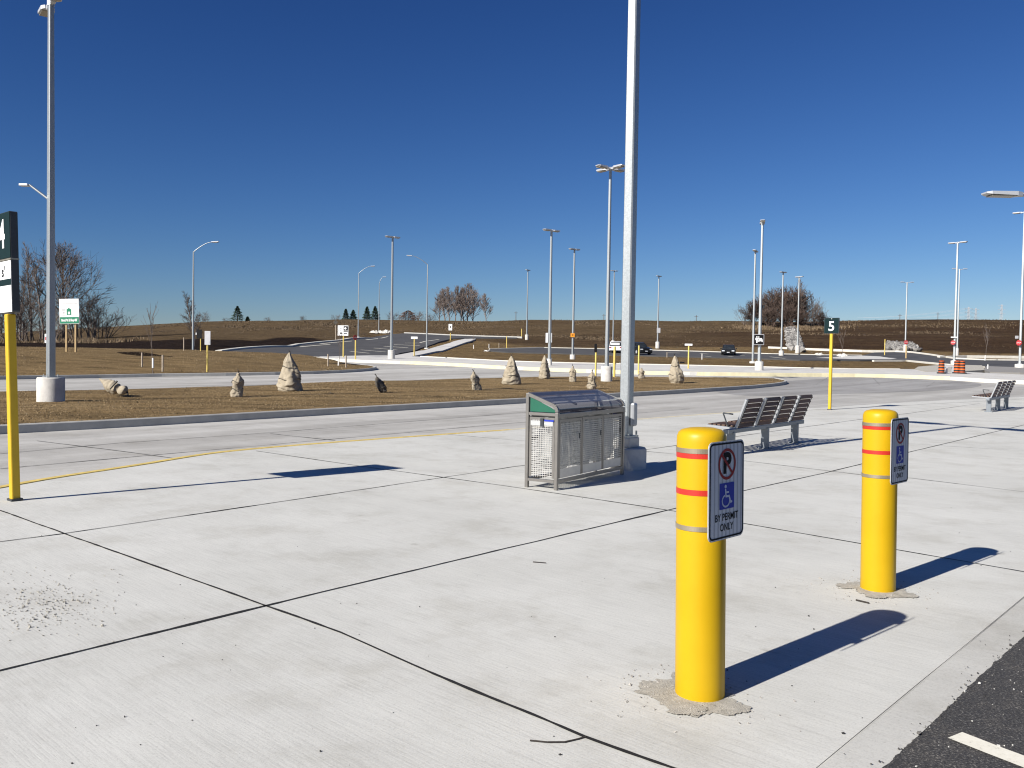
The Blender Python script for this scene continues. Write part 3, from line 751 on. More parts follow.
# ------------------------------------------------------------------ light poles
def head_mb(mb_h, mb_l, top, az, reach, size=(.72, .36, .10)):
    d = Vector((math.sin(az), math.cos(az), 0)); p = Vector((-d.y, d.x, 0)); l, w, h = size
    a = top+d*(reach-l); b_ = top+d*reach
    # tapered flat shoebox head
    vs = []
    for c, ww, hh, zz in ((a, w*.55, h*.9, 0), (a+d*.18*l, w, h, 0), (b_-d*.12*l, w, h*.75, .01), (b_, w*.7, h*.35, .02)):
        for sx_, sz in ((-1, -1), (1, -1), (1, 1), (-1, 1)):
            vs.append(c+p*(sx_*ww/2)+Z3*(sz*hh/2+zz))
    fs = [(0, 1, 2, 3), (15, 14, 13, 12)]
    for k in range(3):
        for i in range(4):
            j = (i+1) % 4; fs.append((k*4+i, k*4+j, (k+1)*4+j, (k+1)*4+i))
    mb_h.add(vs, fs, 'alu')
    mb_l.box((a+b_)/2-Z3*(h/2+.008)+d*.03, (w*.8, l*.68, .03), 'lens', Matrix((p, d, Z3)).transposed().to_3x3())
    return d
def light_pole(px, ybase, ytop, label, az=(90, 270), reach=1.0, wb=.19, wt=.13, base=(.36, .65), cobra=None, round_=False, base_square=False, hs=(.72, .36, .10), sun_rot=-40, loc=None, top=None, off=0.0, name='light_pole', group='street lamps around the bus loop', extra=None, double=None):
    g = loc if loc is not None else GP(px, ybase, off)
    zt = top if top is not None else at(px, ytop, g.y).z
    H = zt-g.z
    root = empty(name, g, 0, label, 'street lamp', group)
    bh = base[1] if base else 0
    if base:
        mb = MB(); r = base[0]
        if base_square == 'step':
            mb.lathe([(r, -.5), (r, bh*.92), (r*.93, bh), (.01, bh)], 'basec', 40, capt=False)
            mb.box((0, 0, bh+.075), (.29, .29, .15), 'basec', Matrix.Rotation(R(sun_rot), 3, 'Z'), .02); bh += .15
        else:
            mb.lathe([(r, -.5), (r, bh*.94), (r*.95, bh), (.01, bh)], 'basec', 40, capt=False)
        mb.build('concrete_base', root)
        pb = MB(); pb.box((0, 0, bh+.012), (wb*1.75, wb*1.75, .024), 'galv', Matrix.Rotation(R(sun_rot), 3, 'Z'))
        for sx_ in (-1, 1):
            for sy_ in (-1, 1):
                q = Matrix.Rotation(R(sun_rot), 3, 'Z') @ Vector((sx_*wb*.72, sy_*wb*.72, 0)); pb.tube((q.x, q.y, bh+.02), (q.x, q.y, bh+.09), .014, .014, 'galv', 6)
        pb.build('base_plate', root)
    mb = MB()
    if round_: mb.tube((0, 0, bh-.3 if not base else bh), (0, 0, H), wb/2, wt/2, 'galv', 16)
    else:
        n = 4; ph = R(sun_rot+45); vs = []
        c2 = .16
        for z, w in ((bh, wb), (H, wt)):
            rr = w/2*1.32
            for i in range(4):
                for da in (-.13, .13):
                    t = ph+i*math.pi/2+da; vs.append((rr*math.cos(t), rr*math.sin(t), z))
        mb.add(vs, [(i, (i+1) % 8, 8+(i+1) % 8, 8+i) for i in range(8)]+[tuple(range(8, 16))], 'galv')
        mb.box(Matrix.Rotation(ph-math.pi/4, 3, 'Z') @ Vector((0, -wb/2-.004, .45+bh)), (wb*.5, .01, .16), 'galv', Matrix.Rotation(ph-math.pi/4, 3, 'Z'), .003)
    mb.build('pole', root)
    if az:
        tp = Vector((0, 0, H-.06)); am = MB()
        for a in az:
            d = Vector((math.sin(R(a)), math.cos(R(a)), 0)); am.bar(tp, tp+d*(reach-hs[0]+.1), .07, .07, 'alu'); 
            am.box(tp+d*(reach-hs[0]-.02), (.13, .16, .13), 'alu', Matrix.Rotation(-R(a), 3, 'Z'), .01)
        am.box(tp+Z3*.02, (wt*1.15, wt*1.15, .12), 'alu'); am.build('bracket', root)
        for a in az:
            hm, lm = MB(), MB(); head_mb(hm, lm, tp+Z3*.02, R(a), reach, hs)
            h_ = hm.build('lamp_head', root); lm.build('lens', h_)
    if cobra:
        zc_, dx, dz, L_ = cobra      # height of the arm root, horizontal reach, rise, head length
        sgn = 1 if dx > 0 else -1; am = MB(); ca = lambda t: Vector((dx*t, 0, zc_+dz*(1-(1-t)**1.6)))
        for i in range(8): am.tube(ca(i/8), ca((i+1)/8), .045-.002*i, .043-.002*i, 'galv', 8)
        am.build('lamp_arm', root)
        hm = MB(); e = ca(1); hm.box(e+Vector((sgn*L_*.45, 0, .02)), (L_, .26, .11), 'alu', Matrix.Rotation(-sgn*.06, 3, 'Y'), .04)
        hd_ = hm.build('lamp_head', root); lm = MB(); lm.box(e+Vector((sgn*L_*.45, 0, -.045)), (L_*.6, .2, .03), 'lens'); lm.build('lens', hd_)
    if double:
        for sg in (-1, 1):
            am = MB(); am.tube((0, 0, H-.15), (sg*double*.55, 0, H), .04, .035, 'alu', 8); am.build('lamp_arm', root)
            hm = MB(); hm.box((sg*double*.78, 0, H+.02), (double*.5, .3, .10), 'alu', None, .03); hm.build('lamp_head', root)
    return root
# the near lamp beside the bin (its top is above the picture)
c_loc = Vector((1.67, 12.34, hz(1.67, 12.34)))
cp = light_pole(0, 0, 0, 'nearest galvanised lamp post rising out of view behind the recycling station', az=(142, 322), reach=1.55, wb=.150, wt=.132, base=(.30, .30), base_square='step', hs=(.95, .45, .12), sun_rot=-39, loc=c_loc, top=7.95)
bx = MB(); bx.box((.098, -.062, .78), (.075, .12, .34), 'benchmetal', Matrix.Rotation(R(-37), 3, 'Z'), .03); bx.build('junction_box', cp)
# left lamp in the planter
lp1 = light_pole(50.8, 401, 2, 'tall lamp post on a round concrete base in the dry lawn at the far left', az=(142, 322), reach=1.05, wb=.19, wt=.125, base=(.36, .67), off=.03)
g = Vector(lp1.location); arm0 = at(49, 199.5, g.y)-g; armt = at(30, 185.2, g.y)-g; tip_ = at(20, 185, g.y)-g
am = MB(); am.tube(arm0, armt, .035, .03, 'galv', 8); am.tube(armt, armt+(tip_-armt)*.2, .03, .03, 'galv', 8); am.build('lamp_arm', lp1)
hm = MB(); hm.bar(armt+(tip_-armt)*.1, tip_, .16, .07, 'alu', bev=.02); hm.build('cobra_head', lp1)
sg = MB(); q = at(46.3, 338.5, g.y)-g; sg.box(q, (.085, .03, .26), 'signwhite', None, .01); sg.box(q+Vector((0, -.018, .0)), (.045, .004, .1), 'stopred'); sg.build('small_plate', lp1)
# others (base pixel, top pixel)
POLES = [
 (606.5, 381.5, 167.5, 'lamp post with four heads on a round concrete base behind the recycling station', dict(az=(52, 142, 232, 322), reach=.98, base=(.31, .82), off=.03, wb=.17, wt=.11)),
 (391.3, 358.7, 236.5, 'lamp post with a white concrete base at the edge of the sloping parking lot', dict(az=(52, 232), reach=.72, base=(.31, .75), off=.1)),
 (549.3, 365.3, 229.8, 'lamp post with a dark panel, just left of the pole with the orange sign', dict(az=(52, 232), reach=.8, base=(.2, .5), off=.1)),
 (572.6, 358.7, 248.8, 'lamp post carrying a small orange sign on the verge', dict(az=(52, 232), reach=.7, base=(.29, .42), off=-.1)),
 (759.0, 370.2, 221.5, 'lamp post carrying the black pictogram sign on the far bus platform', dict(az=(15, 195), reach=.9, base=(.31, .65), off=.1)),
 (752.8, 362.6, 250.5, 'thin lamp post close to the left of the pictogram lamp post', dict(az=(25, 205), reach=.8, base=(.33, .12), off=-.1)),
 (781.2, 356.0, 271.8, 'lamp post standing in front of the bare thicket, left of the riprap chute', dict(az=(52, 232), reach=.65, base=(.32, .7), off=-.1)),
 (797.4, 352.2, 276.5, 'lamp post at the foot of the riprap chute', dict(az=(142, 322), reach=.65, base=(.32, .95), off=-.1)),
 (657.5, 347.2, 275.8, 'lamp post with a pale panel below the brown hillside, right of the black vehicle', dict(az=(40, 220), reach=.7, base=(.33, .85), off=-.1)),
 (526.8, 339.2, 269.8, 'thin lamp post with white base far up the slope beside a yellow post', dict(az=(30, 210), reach=.7, base=(.3, .8), off=-.1)),
 (613.0, 343.5, 270.5, 'thin distant lamp post seen right behind the four headed lamp post', dict(az=(60, 250), reach=.7, base=(.3, .5), off=-.1)),
 (954.0, 366.2, 242.0, 'lamp post with a red sign beside the orange barrels', dict(az=(142, 322), reach=.9, base=(.31, .55), off=-.05)),
 (1019.6, 369.0, 211.5, 'lamp post with a wide concrete base at the right edge of the picture', dict(az=(142, 322), reach=1.0, base=(.40, .45), off=.0)),
]
PO = []
for px, yb, yt, lab, kw in POLES: PO.append(light_pole(px, yb, yt, lab, **kw))
light_pole(957.0, 356.2, 268.9, 'double armed street lamp behind the lamp post with barrels', az=None, double=1.0, base=(.2, 1.1), off=-.1)
light_pole(905.2, 351.2, 282.2, 'double armed street lamp by the stop sign and grey rubble', az=None, double=.98, base=(.28, .95), off=-.1)
# a lamp just outside the right edge whose arm reaches into the picture
rp = Vector((20.5, 33, hz(20.5, 33)))
light_pole(0, 0, 0, 'lamp head reaching in from the right edge, its post out of view', az=(90, 268), reach=2.45, base=(.33, .6), loc=rp, top=at(1020, 194.2, 33).z+.02, hs=(1.45, .55, .15))
# cobra lamps: base px, root of arm px, arm end px
for (bx_, by_), (rx, ry), (ex, ey), lab in [
  ((193, 351.0), (192.7, 251.6), (212, 242), 'curved arm street lamp on the grass berm at the left'),
  ((358.2, 337), (357.8, 273), (371, 266.2), 'curved arm street lamp above the white route sign'),
  ((378.8, 332.6), (378.6, 282.8), (383, 277), 'small distant curved arm street lamp beside two dark evergreens'),
  ((426.6, 348.4), (426.8, 264.4), (412, 255.8), 'curved arm street lamp beside the footpath')]:
    g = GP(bx_, by_, -.1); H = at(rx, ry, g.y).z-g.z; e = at(ex, ey, g.y)-g
    light_pole(bx_, by_, ry, lab, az=None, round_=True, wb=.22, wt=.13, base=(.3, .06), off=-.1, cobra=(H-.05, e.x, e.z-H+.05, .75 if e.x > 0 else .75))

# panels hung on poles (parts of those poles' signs: things of their own)
def on_pole(pole, px, y, w, h, mat, name, label, cat='sign', dy=-.16, rz=0.0, frame=None, th=.03):
    yy = pole.location.y+dy; c = at(px, y, yy)
    root = empty(name, c, rz, label, cat)
    mb = MB(); mb.box((0, 0, 0), (w, th, h), mat, None, min(.008, th*.3)); mb.build('panel', root)
    cl = MB(); cl.box((0, .06+th/2, h*.25), (.06, .12, .04), 'alu'); cl.box((0, .06+th/2, -h*.25), (.06, .12, .04), 'alu'); cl.build('clamp', root)
    return root
s = on_pole(PO[3], 572.6, 335.2, .42, .40, 'signorange', 'warning_sign', 'small orange square sign on a lamp post above the verge')
f_ = MB(); text_mb(f_, '=', .34, 'signblack', (0, -.018, 0), X3, Z3, -Y3, .002, .01); f_.build('symbol', s)
s = on_pole(PO[2], 547.0, 337.8, .22, .76, 'signgrey', 'hanging_sign', 'grey upright panel on the left side of a lamp post', dy=-.05, rz=R(-20))
s = on_pole(PO[2], 551.6, 337.8, .10, .74, 'signwhite', 'hanging_sign', 'narrow white upright panel on the right side of a lamp post', dy=-.05, rz=R(50))
s = on_pole(PO[8], 658.6, 330.4, .56, .80, 'signgrey', 'hanging_sign', 'pale grey panel on the thin lamp post below the hillside')
# pictogram sign
pk = PO[4]; yy = pk.location.y-.2; c = at(758.6, 339.6, yy); w = 10.6/F*yy
ps = empty('pictogram_sign', c, 0, 'black square sign with white figures and car pictogram on a lamp post', 'sign')
mb = MB(); mb.prism(rrect(w, w, .03), (0, 0, 0), X3, Z3, -Y3, 0, .05, 'signgrey'); mb.build('frame', ps)
mb = MB(); mb.prism(rrect(w*.90, w*.90, .02), (0, 0, 0), X3, Z3, -Y3, .051, .056, 'signblack'); mb.build('panel', ps)
mb = MB()
def disc(mbx, cx, cz, r, th, mat='signwhite'): mbx.add([(cx+r*math.cos(i*.3927), -th, cz+r*math.sin(i*.3927)) for i in range(16)], [tuple(range(16))], mat)
u = w/10
disc(mb, -1.9*u, 2.5*u, .65*u, .058); disc(mb, -.1*u, 2.4*u, .6*u, .058)
for pts in ([(-3.2, 1.6), (-.9, 1.7), (-.9, -.6), (-1.3, -3.2), (-2.3, -3.2), (-2.6, -.5), (-3.2, -.4)], [(-.8, 1.4), (.7, 1.6), (1.0, .9), (-.4, .1)],
            [(-.4, -.6), (0, .2), (.8, 1.4), (2.8, 1.4), (3.4, .2), (3.6, -.6), (3.6, -2.2), (2.8, -2.2), (2.6, -1.5), (.6, -1.5), (.4, -2.2), (-.4, -2.2)]):
    mb.add([(p[0]*u, -.058, p[1]*u) for p in pts], [tuple(range(len(pts)))], 'signwhite')
mb.build('pictogram', ps)

# ------------------------------------------------------------------ numbered stop signs on yellow posts
def numbered(loc, num, label, w, z0, z1, shift, th, lean, extra=False, pw=.085):
    root = empty('bus_stop_sign', loc, 0, label, 'bus stop sign', 'numbered bus stop signs')
    root.rotation_euler = (0, lean, 0)
    mb = MB(); mb.box((0, 0, z0/2-.02), (pw, pw, z0+.02), 'yellow_post', Matrix.Rotation(R(-40), 3, 'Z'), .012); mb.build('post', root)
    ft = MB(); ft.box((0, 0, .012), (pw*1.5, pw*1.3, .024), 'darkmetal', Matrix.Rotation(R(-40), 3, 'Z')); ft.build('foot', root)
    d = Vector((.77, -.64, 0)).normalized(); n = Vector((-.64, -.77, 0)).normalized()    # d: to the right seen from the front
    c = Vector((0, 0, (z0+z1)/2))+d*shift
    pb = MB(); H = z1-z0
    pb.prism(rrect(w, H, .02), c, d, Z3, n, -th/2, th/2, 'darkmetal'); p = pb.build('sign_box', root)
    fc = MB()
    if extra:
        zt = H/2; zs = zt-.47
        fc.prism([(-w/2+.006, zs), (w/2-.006, zs), (w/2-.006, zt-.006), (-w/2+.006, zt-.006)], c, d, Z3, n, th/2+.001, th/2+.006, 'teal')
        fc.prism([(-w/2+.006, -H/2+.006), (w/2-.006, -H/2+.006), (w/2-.006, zs-.03), (-w/2+.006, zs-.03)], c, d, Z3, n, th/2+.001, th/2+.006, 'signwhite')
        fc.build('sign_face', p)
        g_ = MB(); text_mb(g_, num, .40, 'signwhite', c+Z3*(zt-.235)+d*.085, d, Z3, n, th/2+.008, .010, .8); g_.build('numeral', p)
        g_ = MB(); o_ = c+n*(th/2)
        text_mb(g_, "s'", .15, 'signblack', c+Z3*(zs-.14)+d*.10, d, Z3, n, th/2+.008, .004); 
        g_.prism([(-w/2+.006, -.03), (w/2-.006, -.03), (w/2-.006, .035), (-w/2+.006, .035)], c+Z3*(zs-.25), d, Z3, n, th/2+.0065, th/2+.0075, 'teal')
        for k in range(3): g_.prism([(-w/2+.05, -.003), (w/2-.06-.04*k, -.003), (w/2-.06-.04*k, .003), (-w/2+.05, .003)], c+Z3*(zs-.36-.03*k), d, Z3, n, th/2+.0065, th/2+.0075, 'signgrey')
        disc_ = [(w/2-.1+.009*math.cos(i*.5236), -H/2+.05+.009*math.sin(i*.5236)) for i in range(12)]
        g_.prism(disc_, c, d, Z3, n, th/2+.0065, th/2+.009, 'green'); g_.build('lettering', p)
        st = MB(); st.prism([(-w/2-.004, -.008), (w/2+.004, -.008), (w/2+.004, .008), (-w/2-.004, .008)], c+Z3*(zs-.015), d, Z3, n, -th/2-.004, th/2+.009, 'strap'); st.build('steel_strap', p)
    else:
        fc.prism(rrect(w-.02, H-.02, .02), c, d, Z3, n, th/2+.001, th/2+.006, 'teal'); fc.build('sign_face', p)
        g_ = MB(); text_mb(g_, num, H*.86, 'signwhite', c-Z3*.03, d, Z3, n, th/2+.008, .006, 1.0)
        disc_ = [(.012*math.cos(i*.5236), H*.435+.012*math.sin(i*.5236)) for i in range(12)]; g_.prism(disc_, c, d, Z3, n, th/2+.0065, th/2+.009, 'signwhite')
        g_.build('numeral', p)
    return root
g4 = GP(15, 500.5)
numbered(g4, '4', 'tall yellow post with a long teal and white sign numbered 4 at the left edge', .60, at(10, 313, g4.y).z, at(10, 213, g4.y).z, -.13, .07, R(-1.5), True, .085)
g5 = GP(829.6, 409.8)
numbered(g5, '5', 'slim yellow post with a square dark teal sign numbered 5', .45, at(830, 333.4, g5.y).z-g5.z, at(830, 317.8, g5.y).z-g5.z, .0, .05, 0, False, .085)

# ------------------------------------------------------------------ recycling station
rb = empty('recycling_station', (0, 0, 0), 0, 'stainless steel recycling station with tinted canopy and green end panel on the plaza', 'recycling bin')
ld = Vector((.545, .839, 0)).normalized(); sd = Vector((.839, -.545, 0)).normalized()
rb.location = (.2, 10.31, 0); O = Vector((0, 0, 0)); LN, SW = 1.80, .41
def bp(a, s_, z): return O+ld*a+sd*s_+Z3*z
fr = MB(); t = .042
zb, zf = 1.145, .985
for a in (0, LN):
    fr.bar(bp(a, 0, .0), bp(a, 0, zb), t, t, 'steel', ld, .004)
    fr.bar(bp(a, SW, .0), bp(a, SW, zf-.06), t, t, 'steel', ld, .004)
    # sloped top rail with a rounded front corner
    rail = [(0, zb-.01), (SW*.80, zb-.01-(zb-zf)*.72)]+[(SW*(.80+.2*math.sin(R(k*15))), (zb-.01-(zb-zf)*.72)-.06*(1-math.cos(R(k*15)))-.004*k) for k in range(1, 7)]
    for p, q in zip(rail, rail[1:]): fr.bar(bp(a, p[0], p[1]), bp(a, q[0], q[1]), t, t*.8, 'steel', ld)
    fr.bar(bp(a, .022, .90), bp(a, SW-.022, .90), t*.8, t*.8, 'steel'); fr.bar(bp(a, .022, .10), bp(a, SW-.022, .10), t, t*.8, 'steel')
for s_, z, h in ((0, .10, .04), (SW, .10, .04), (0, .90, .035), (SW, .885, .045), (0, zb-.02, .035), (0, .60, .03)):
    fr.bar(bp(.022, s_, z), bp(LN-.022, s_, z), t*.85, h, 'steel')
fr.build('frame', rb)
def perf(name, p0, ax, wid, z0, z1, band=0.0, pitch=.026, bar=.0066, th=.004, parent=rb, border=.03):
    mb = MB(); ax = Vector(ax); nrm = ax.cross(Z3); rot = Matrix((ax, nrm, Z3)).transposed()
    mid = lambda a, z: Vector(p0)+ax*a+Z3*z
    zz0 = z0+band
    for a in (border/2, wid-border/2): mb.box(mid(a, (z0+z1)/2), (border, th*1.5, z1-z0), 'steel', rot)
    mb.box(mid(wid/2, z1-border/2), (wid-2*border, th*1.5, border), 'steel', rot)
    if band: mb.box(mid(wid/2, z0+band/2), (wid-2*border, th*1.5, band), 'steel_pale', rot)
    n = int((z1-border-zz0)/pitch)
    for k in range(1, n+1): mb.box(mid(wid/2, zz0+k*(z1-border-zz0)/(n+1)), (wid-2*border, th, bar*1.25), 'steel_mesh', rot)
    n = int((wid-2*border)/pitch/1.3)
    for k in range(1, n+1): mb.box(mid(border+k*(wid-2*border)/(n+1), (zz0+z1-border)/2), (bar, th*.6, z1-border-zz0), 'steel_mesh', rot)
    return mb.build(name, parent)
dw = (LN-.11)/3
for k in range(3):
    dr = perf('door', bp(.045+k*(dw+.01), SW+.006, 0), ld, dw, .135, .84, .11, bar=.0062)
    hn = MB(); hn.box(bp(.045+k*(dw+.01)+dw*.85, SW+.022, .62), (.012, .012, .07), 'darkmetal'); hn.build('handle', dr)
perf('end_panel', bp(0, .03, 0)-ld*.004, sd, SW-.06, .135, .86)
perf('end_panel', bp(LN, .03, 0)+ld*.004, sd, SW-.06, .135, .86)
perf('back_panel', bp(.03, -.006, 0), ld, LN-.06, .135, .86, pitch=.045)
for a, s_ in ((0, -1), (LN, 1)):
    gp = MB(); q = [(.035, .925), (SW-.03, .925), (SW-.03, zf-.035), (SW*.8, zb-.05-(zb-zf)*.72), (.035, zb-.045)]
    gp.prism(q, bp(a, 0, 0), sd, Z3, ld*s_, .0, .004, 'greenpanel'); g2_ = gp.build('green_panel', rb); gp = MB(); gp.prism(q, bp(a, 0, 0), sd, Z3, ld*s_, -.006, -.001, 'signgrey'); gp.build('backing_plate', g2_)
    gp = MB(); gp.box(bp(a, SW/2, .79)+ld*s_*.012, (SW-.1, .006, .055), 'bag', Matrix((sd, ld, Z3)).transposed()); gp.box(bp(a, SW*.52, .80)+ld*s_*.022, (.04, .02, .10), 'darkmetal', Matrix((sd, ld, Z3)).transposed()); gp.box(bp(a, SW*.75, .825)+ld*s_*.017, (.13, .005, .02), 'signblue', Matrix((sd, ld, Z3)).transposed()); gp.build('end_label', rb)
cn = MB(); rl = [(p, z+.02) for p, z in rail]+[(SW+.003, .915)]
for (p, z), (q, z2) in zip(rl, rl[1:]):
    cn.add([bp(.02, p, z), bp(LN-.02, p, z), bp(LN-.02, q, z2), bp(.02, q, z2)], [(0, 1, 2, 3)], 'canopy', True)
cn.build('canopy', rb, fix=False)
cr = MB()
for a in (.62, 1.2): cr.bar(bp(a, .02, zb-.03), bp(a, SW*.8, zb-.03-(zb-zf)*.72), .03, .02, 'steel')
cr.bar(bp(.02, SW*.8, zb-.0-(zb-zf)*.72), bp(LN-.02, SW*.8, zb-.0-(zb-zf)*.72), .012, .012, 'alu'); cr.bar(bp(.05, SW*.42, zb+.0-(zb-zf)*.38), bp(LN-.05, SW*.42, zb+.0-(zb-zf)*.38), .02, .012, 'darkmetal'); cr.build('canopy_rib', rb)
sh = MB(); sh.box(bp(LN/2, SW/2, .875), (SW-.06, LN-.06, .014), 'steel', Matrix((sd, ld, Z3)).transposed())
for k in range(3):
    pass
sh.build('lid_shelf', rb)
hl = MB()
for k in range(3):
    c = bp(.045+k*(dw+.01)+dw/2, SW*.5, .886); hl.lathe([(.09, 0), (.105, 0), (.105, .012), (.09, .012)], 'darkmetal', 28, c, False, False, False)
hl.build('hole_rim', rb)
def crumple(name, c, sx_, sy_, sz_, seed, parent):
    bm = bmesh.new(); bmesh.ops.create_icosphere(bm, subdivisions=4, radius=1)
    for v in bm.verts:
        p = v.co.copy(); q = Vector((math.copysign(abs(p.x)**.6, p.x), math.copysign(abs(p.y)**.6, p.y), math.copysign(abs(p.z)**.6, p.z)))
        n_ = noise.fractal(p*2.2+Vector((seed, 0, 0)), 1, 2, 4); f = abs(noise.noise(p*4+Vector((0, seed, 0))))
        q *= 1+.10*n_-.12*f; v.co = Vector((q.x*sx_, q.y*sy_, q.z*sz_))
    rot = Matrix((sd, ld, Z3)).transposed().to_4x4(); bm.transform(Matrix.Translation(c) @ rot)
    me = bpy.data.meshes.new(name); bm.to_mesh(me); bm.free(); me.materials.append(M['bag'])
    o_ = bpy.data.objects.new(name, me); COL.objects.link(o_); o_.parent = parent
    return o_
for k in range(3):
    b_ = crumple('bin_liner', bp(.045+k*(dw+.01)+dw/2, SW*.5, .53), .165, .235, .33, k*7.3+1, None)
    b_.location = rb.location; tag(b_, ['clear plastic bin liner behind the nearest door of the recycling station', 'clear plastic bin liner behind the middle door of the recycling station', 'clear plastic bin liner behind the farthest door of the recycling station'][k], 'bin liner', 'bin liners in the recycling station')

# ------------------------------------------------------------------ benches
def make_bench(loc, label):
    root = empty('bench', loc, 0, label, 'bench', 'slatted metal benches')
    bd = Vector((.64, .77, 0)).normalized(); fd = Vector((-.77, .64, 0)).normalized()    # along, facing
    rotm = Matrix((bd, fd, Z3)).transposed()
    for k in range(3):
        mb = MB(); p = bd*(1.38*k); mb.box(p+Z3*.175, (.07, .13, .41), 'benchdark', rotm, .006); mb.box(p+Z3*.01, (.16, .22, .02), 'benchdark', rotm); mb.build('leg', root)
    mb = MB(); mb.box(bd*1.45+Z3*.395, (3.30, .10, .07), 'benchdark', rotm, .006); mb.build('beam', root)
    x0 = .10; pitch = .765
    for k in range(4):
        a = x0+k*pitch; wdt = .60
        st = MB(); bk = MB(); arm = MB(); sl = MB()
        def pt(al, f, z): return bd*al+fd*f+Z3*z
        # side frames: a bent flat bar, back leaning away from the seat
        for al in (a+.03,):
            arm.bar(pt(al, .50, .455), pt(al, -.02, .43), .065, .03, 'benchmetal'); arm.bar(pt(al, -.02, .43), pt(al, -.205, .925), .065, .03, 'benchmetal', fd)
        arm.build('side_frame', root)
        for j in range(6):
            f = .07+j*.082; st.box(pt(a+.06+wdt/2+.02, f, .462+.0015*j), (wdt, .06, .03), 'slat', rotm, .006)
        st.build('seat', root)
        for j in range(6):
            tt = .06+j*.172; c = pt(a+.06+wdt/2+.02, -.02-.185*tt, .445+.49*tt); lean_m = Matrix.Rotation(-.36, 3, bd) @ rotm
            bk.box(c, (wdt, .03, .070), 'slat', lean_m, .006)
        b2 = bk.build('backrest', root)
        for al in (a+.09, a+wdt+.06): rv = MB(); rv.bar(pt(al, -.035, .44), pt(al, -.212, .915), .022, .012, 'darkmetal', fd); rv.build('back_strip', b2)
    ar = MB(); ar.tube(bd*(x0+.03)+fd*.12+Z3*.45, bd*(x0+.0)+fd*.20+Z3*.68, .012, .012, 'darkmetal', 8); ar.tube(bd*(x0+.0)+fd*.20+Z3*.68, bd*(x0+.0)+fd*.02+Z3*.67, .012, .012, 'darkmetal', 8); ar.build('armrest', root)
    return root
p1 = GP(764.8, 448.3); p2 = GP(793.4, 444.3)
bdv = (p2-p1).normalized()
bench1 = make_bench(Vector((p1.x-.64*1.38, p1.y-.77*1.38, hz(p1.x, p1.y)-.012)), 'nearer slatted bench seen from behind, right of the recycling station')
bench2 = copy_tree(bench1); q = GP(988.6, 412.0); bench2.location = (q.x, q.y, hz(q.x, q.y)-.0); bench2['label'] = 'farther slatted bench seen from behind near the right edge'
bench2.rotation_euler = (R(.7), 0, 0); bench1.rotation_euler = (R(.4), 0, 0)

# ------------------------------------------------------------------ burlap wrapped shrubs
def wrapped(px0, yb, yt, wpx, label, lean=0.0, seed=0, mat='burlap', prof=None, spike=True, off=.03, lie=0.0):
    g = GP(px0, yb, off); k = g.y/F; Hh = (yb-yt)*k; Wd = wpx*k
    root = empty('wrapped_shrub', g, 0, label, 'wrapped shrub', 'shrubs wrapped in burlap on the lawn')
    prof = prof or [(0, .42), (.05, .49), (.18, .5), (.4, .42), (.6, .32), (.76, .23), (.86, .15), (.93, .09), (1.0, .035)]
    n, m_ = 56, 64; vs = []
    zs = [p[0] for p in prof]; rs = [p[1] for p in prof]
    for j in range(m_+1):
        t = j/m_; r0 = lin(zs, rs, t)*Wd
        for i in range(n):
            th = 2*math.pi*i/n; P = Vector((math.cos(th), math.sin(th), t*2.6))
            ws = noise.noise(P*.9+Vector((seed, 2, 0)))
            hx = (t*(5.2+.6*(seed % 3))-th/(2*math.pi)*(1 if seed % 2 else -1)*1.0+ws*.8+seed*.37) % 1.0
            lap = .11*(1-hx)**1.5 if hx > .06 else .11*hx/.06            # each turn of cloth laps over the next
            gather = .035*math.sin(th*7+ws*5+seed)*(.4+.9*t)             # puckers towards the tied top
            fold = lap*(.6+.8*noise.noise(P*1.6+Vector((0, 0, seed))))+gather+.21*noise.noise(P*1.05+Vector((seed*3.1, 0, 0)))+.07*noise.noise(P*3.1+Vector((1, seed, 0)))-.05
            r = r0*(1+fold*(1.15 if t > .04 else .4))
            ln_ = lean*Hh*t**1.2
            vs.append((r*math.cos(th)+ln_, r*math.sin(th), t*Hh-.03+.05*Wd*noise.noise(P*2+Vector((seed, 9, 0)))*(t > .05)))
    mb = MB(); mb.add(vs, [(j*n+i, j*n+(i+1) % n, (j+1)*n+(i+1) % n, (j+1)*n+i) for j in range(m_) for i in range(n)]+[tuple(m_*n+i for i in range(n))], mat, True)
    mb.build('burlap_wrap', root)
    if spike:
        tw = MB(); rn = random.Random(seed)
        for _ in range(4):
            p = Vector((lean*Hh, 0, Hh*.97)); tw.tube(p, p+Vector((rn.uniform(-.05, .05)+lean*.1, rn.uniform(-.05, .05), rn.uniform(.06, .16))), .012, .006, 'twig', 5)
        tw.build('shrub_tip', root)
    rp_ = MB()
    for tt in (.3, .62):
        r0 = lin(zs, rs, tt)*Wd; c = Vector((lean*Hh*tt**1.2, 0, tt*Hh)); pr = [c+Vector((r0*1.0*math.cos(2*math.pi*i/20), r0*1.0*math.sin(2*math.pi*i/20), .04*math.sin(i+seed))) for i in range(21)]
        for a, b_ in zip(pr, pr[1:]): rp_.tube(a, b_, .012, .012, 'burlapdark', 5, False)
    rp_.build('twine', root)
    return root
GOURD = [(0, .36), (.06, .46), (.2, .5), (.34, .42), (.42, .37), (.5, .40), (.64, .45), (.76, .38), (.86, .22), (.91, .13), (.95, .16), (1, .10)]
wrapped(236.8, 397, 372, 13, 'small upright burlap shrub with a pinched waist, right of the white backed sign', .06, 1, prof=GOURD)
wrapped(290, 391, 352, 24, 'largest burlap wrapped shrub, a tall pale cone on the lawn', -.02, 2)
wrapped(383.5, 392.5, 376, 10, 'dark leaning burlap shrub tilted to the left beside the large pale cone', -.42, 3, 'burlapdark', [(0, .22), (.15, .42), (.4, .5), (.65, .42), (.85, .25), (1, .08)])
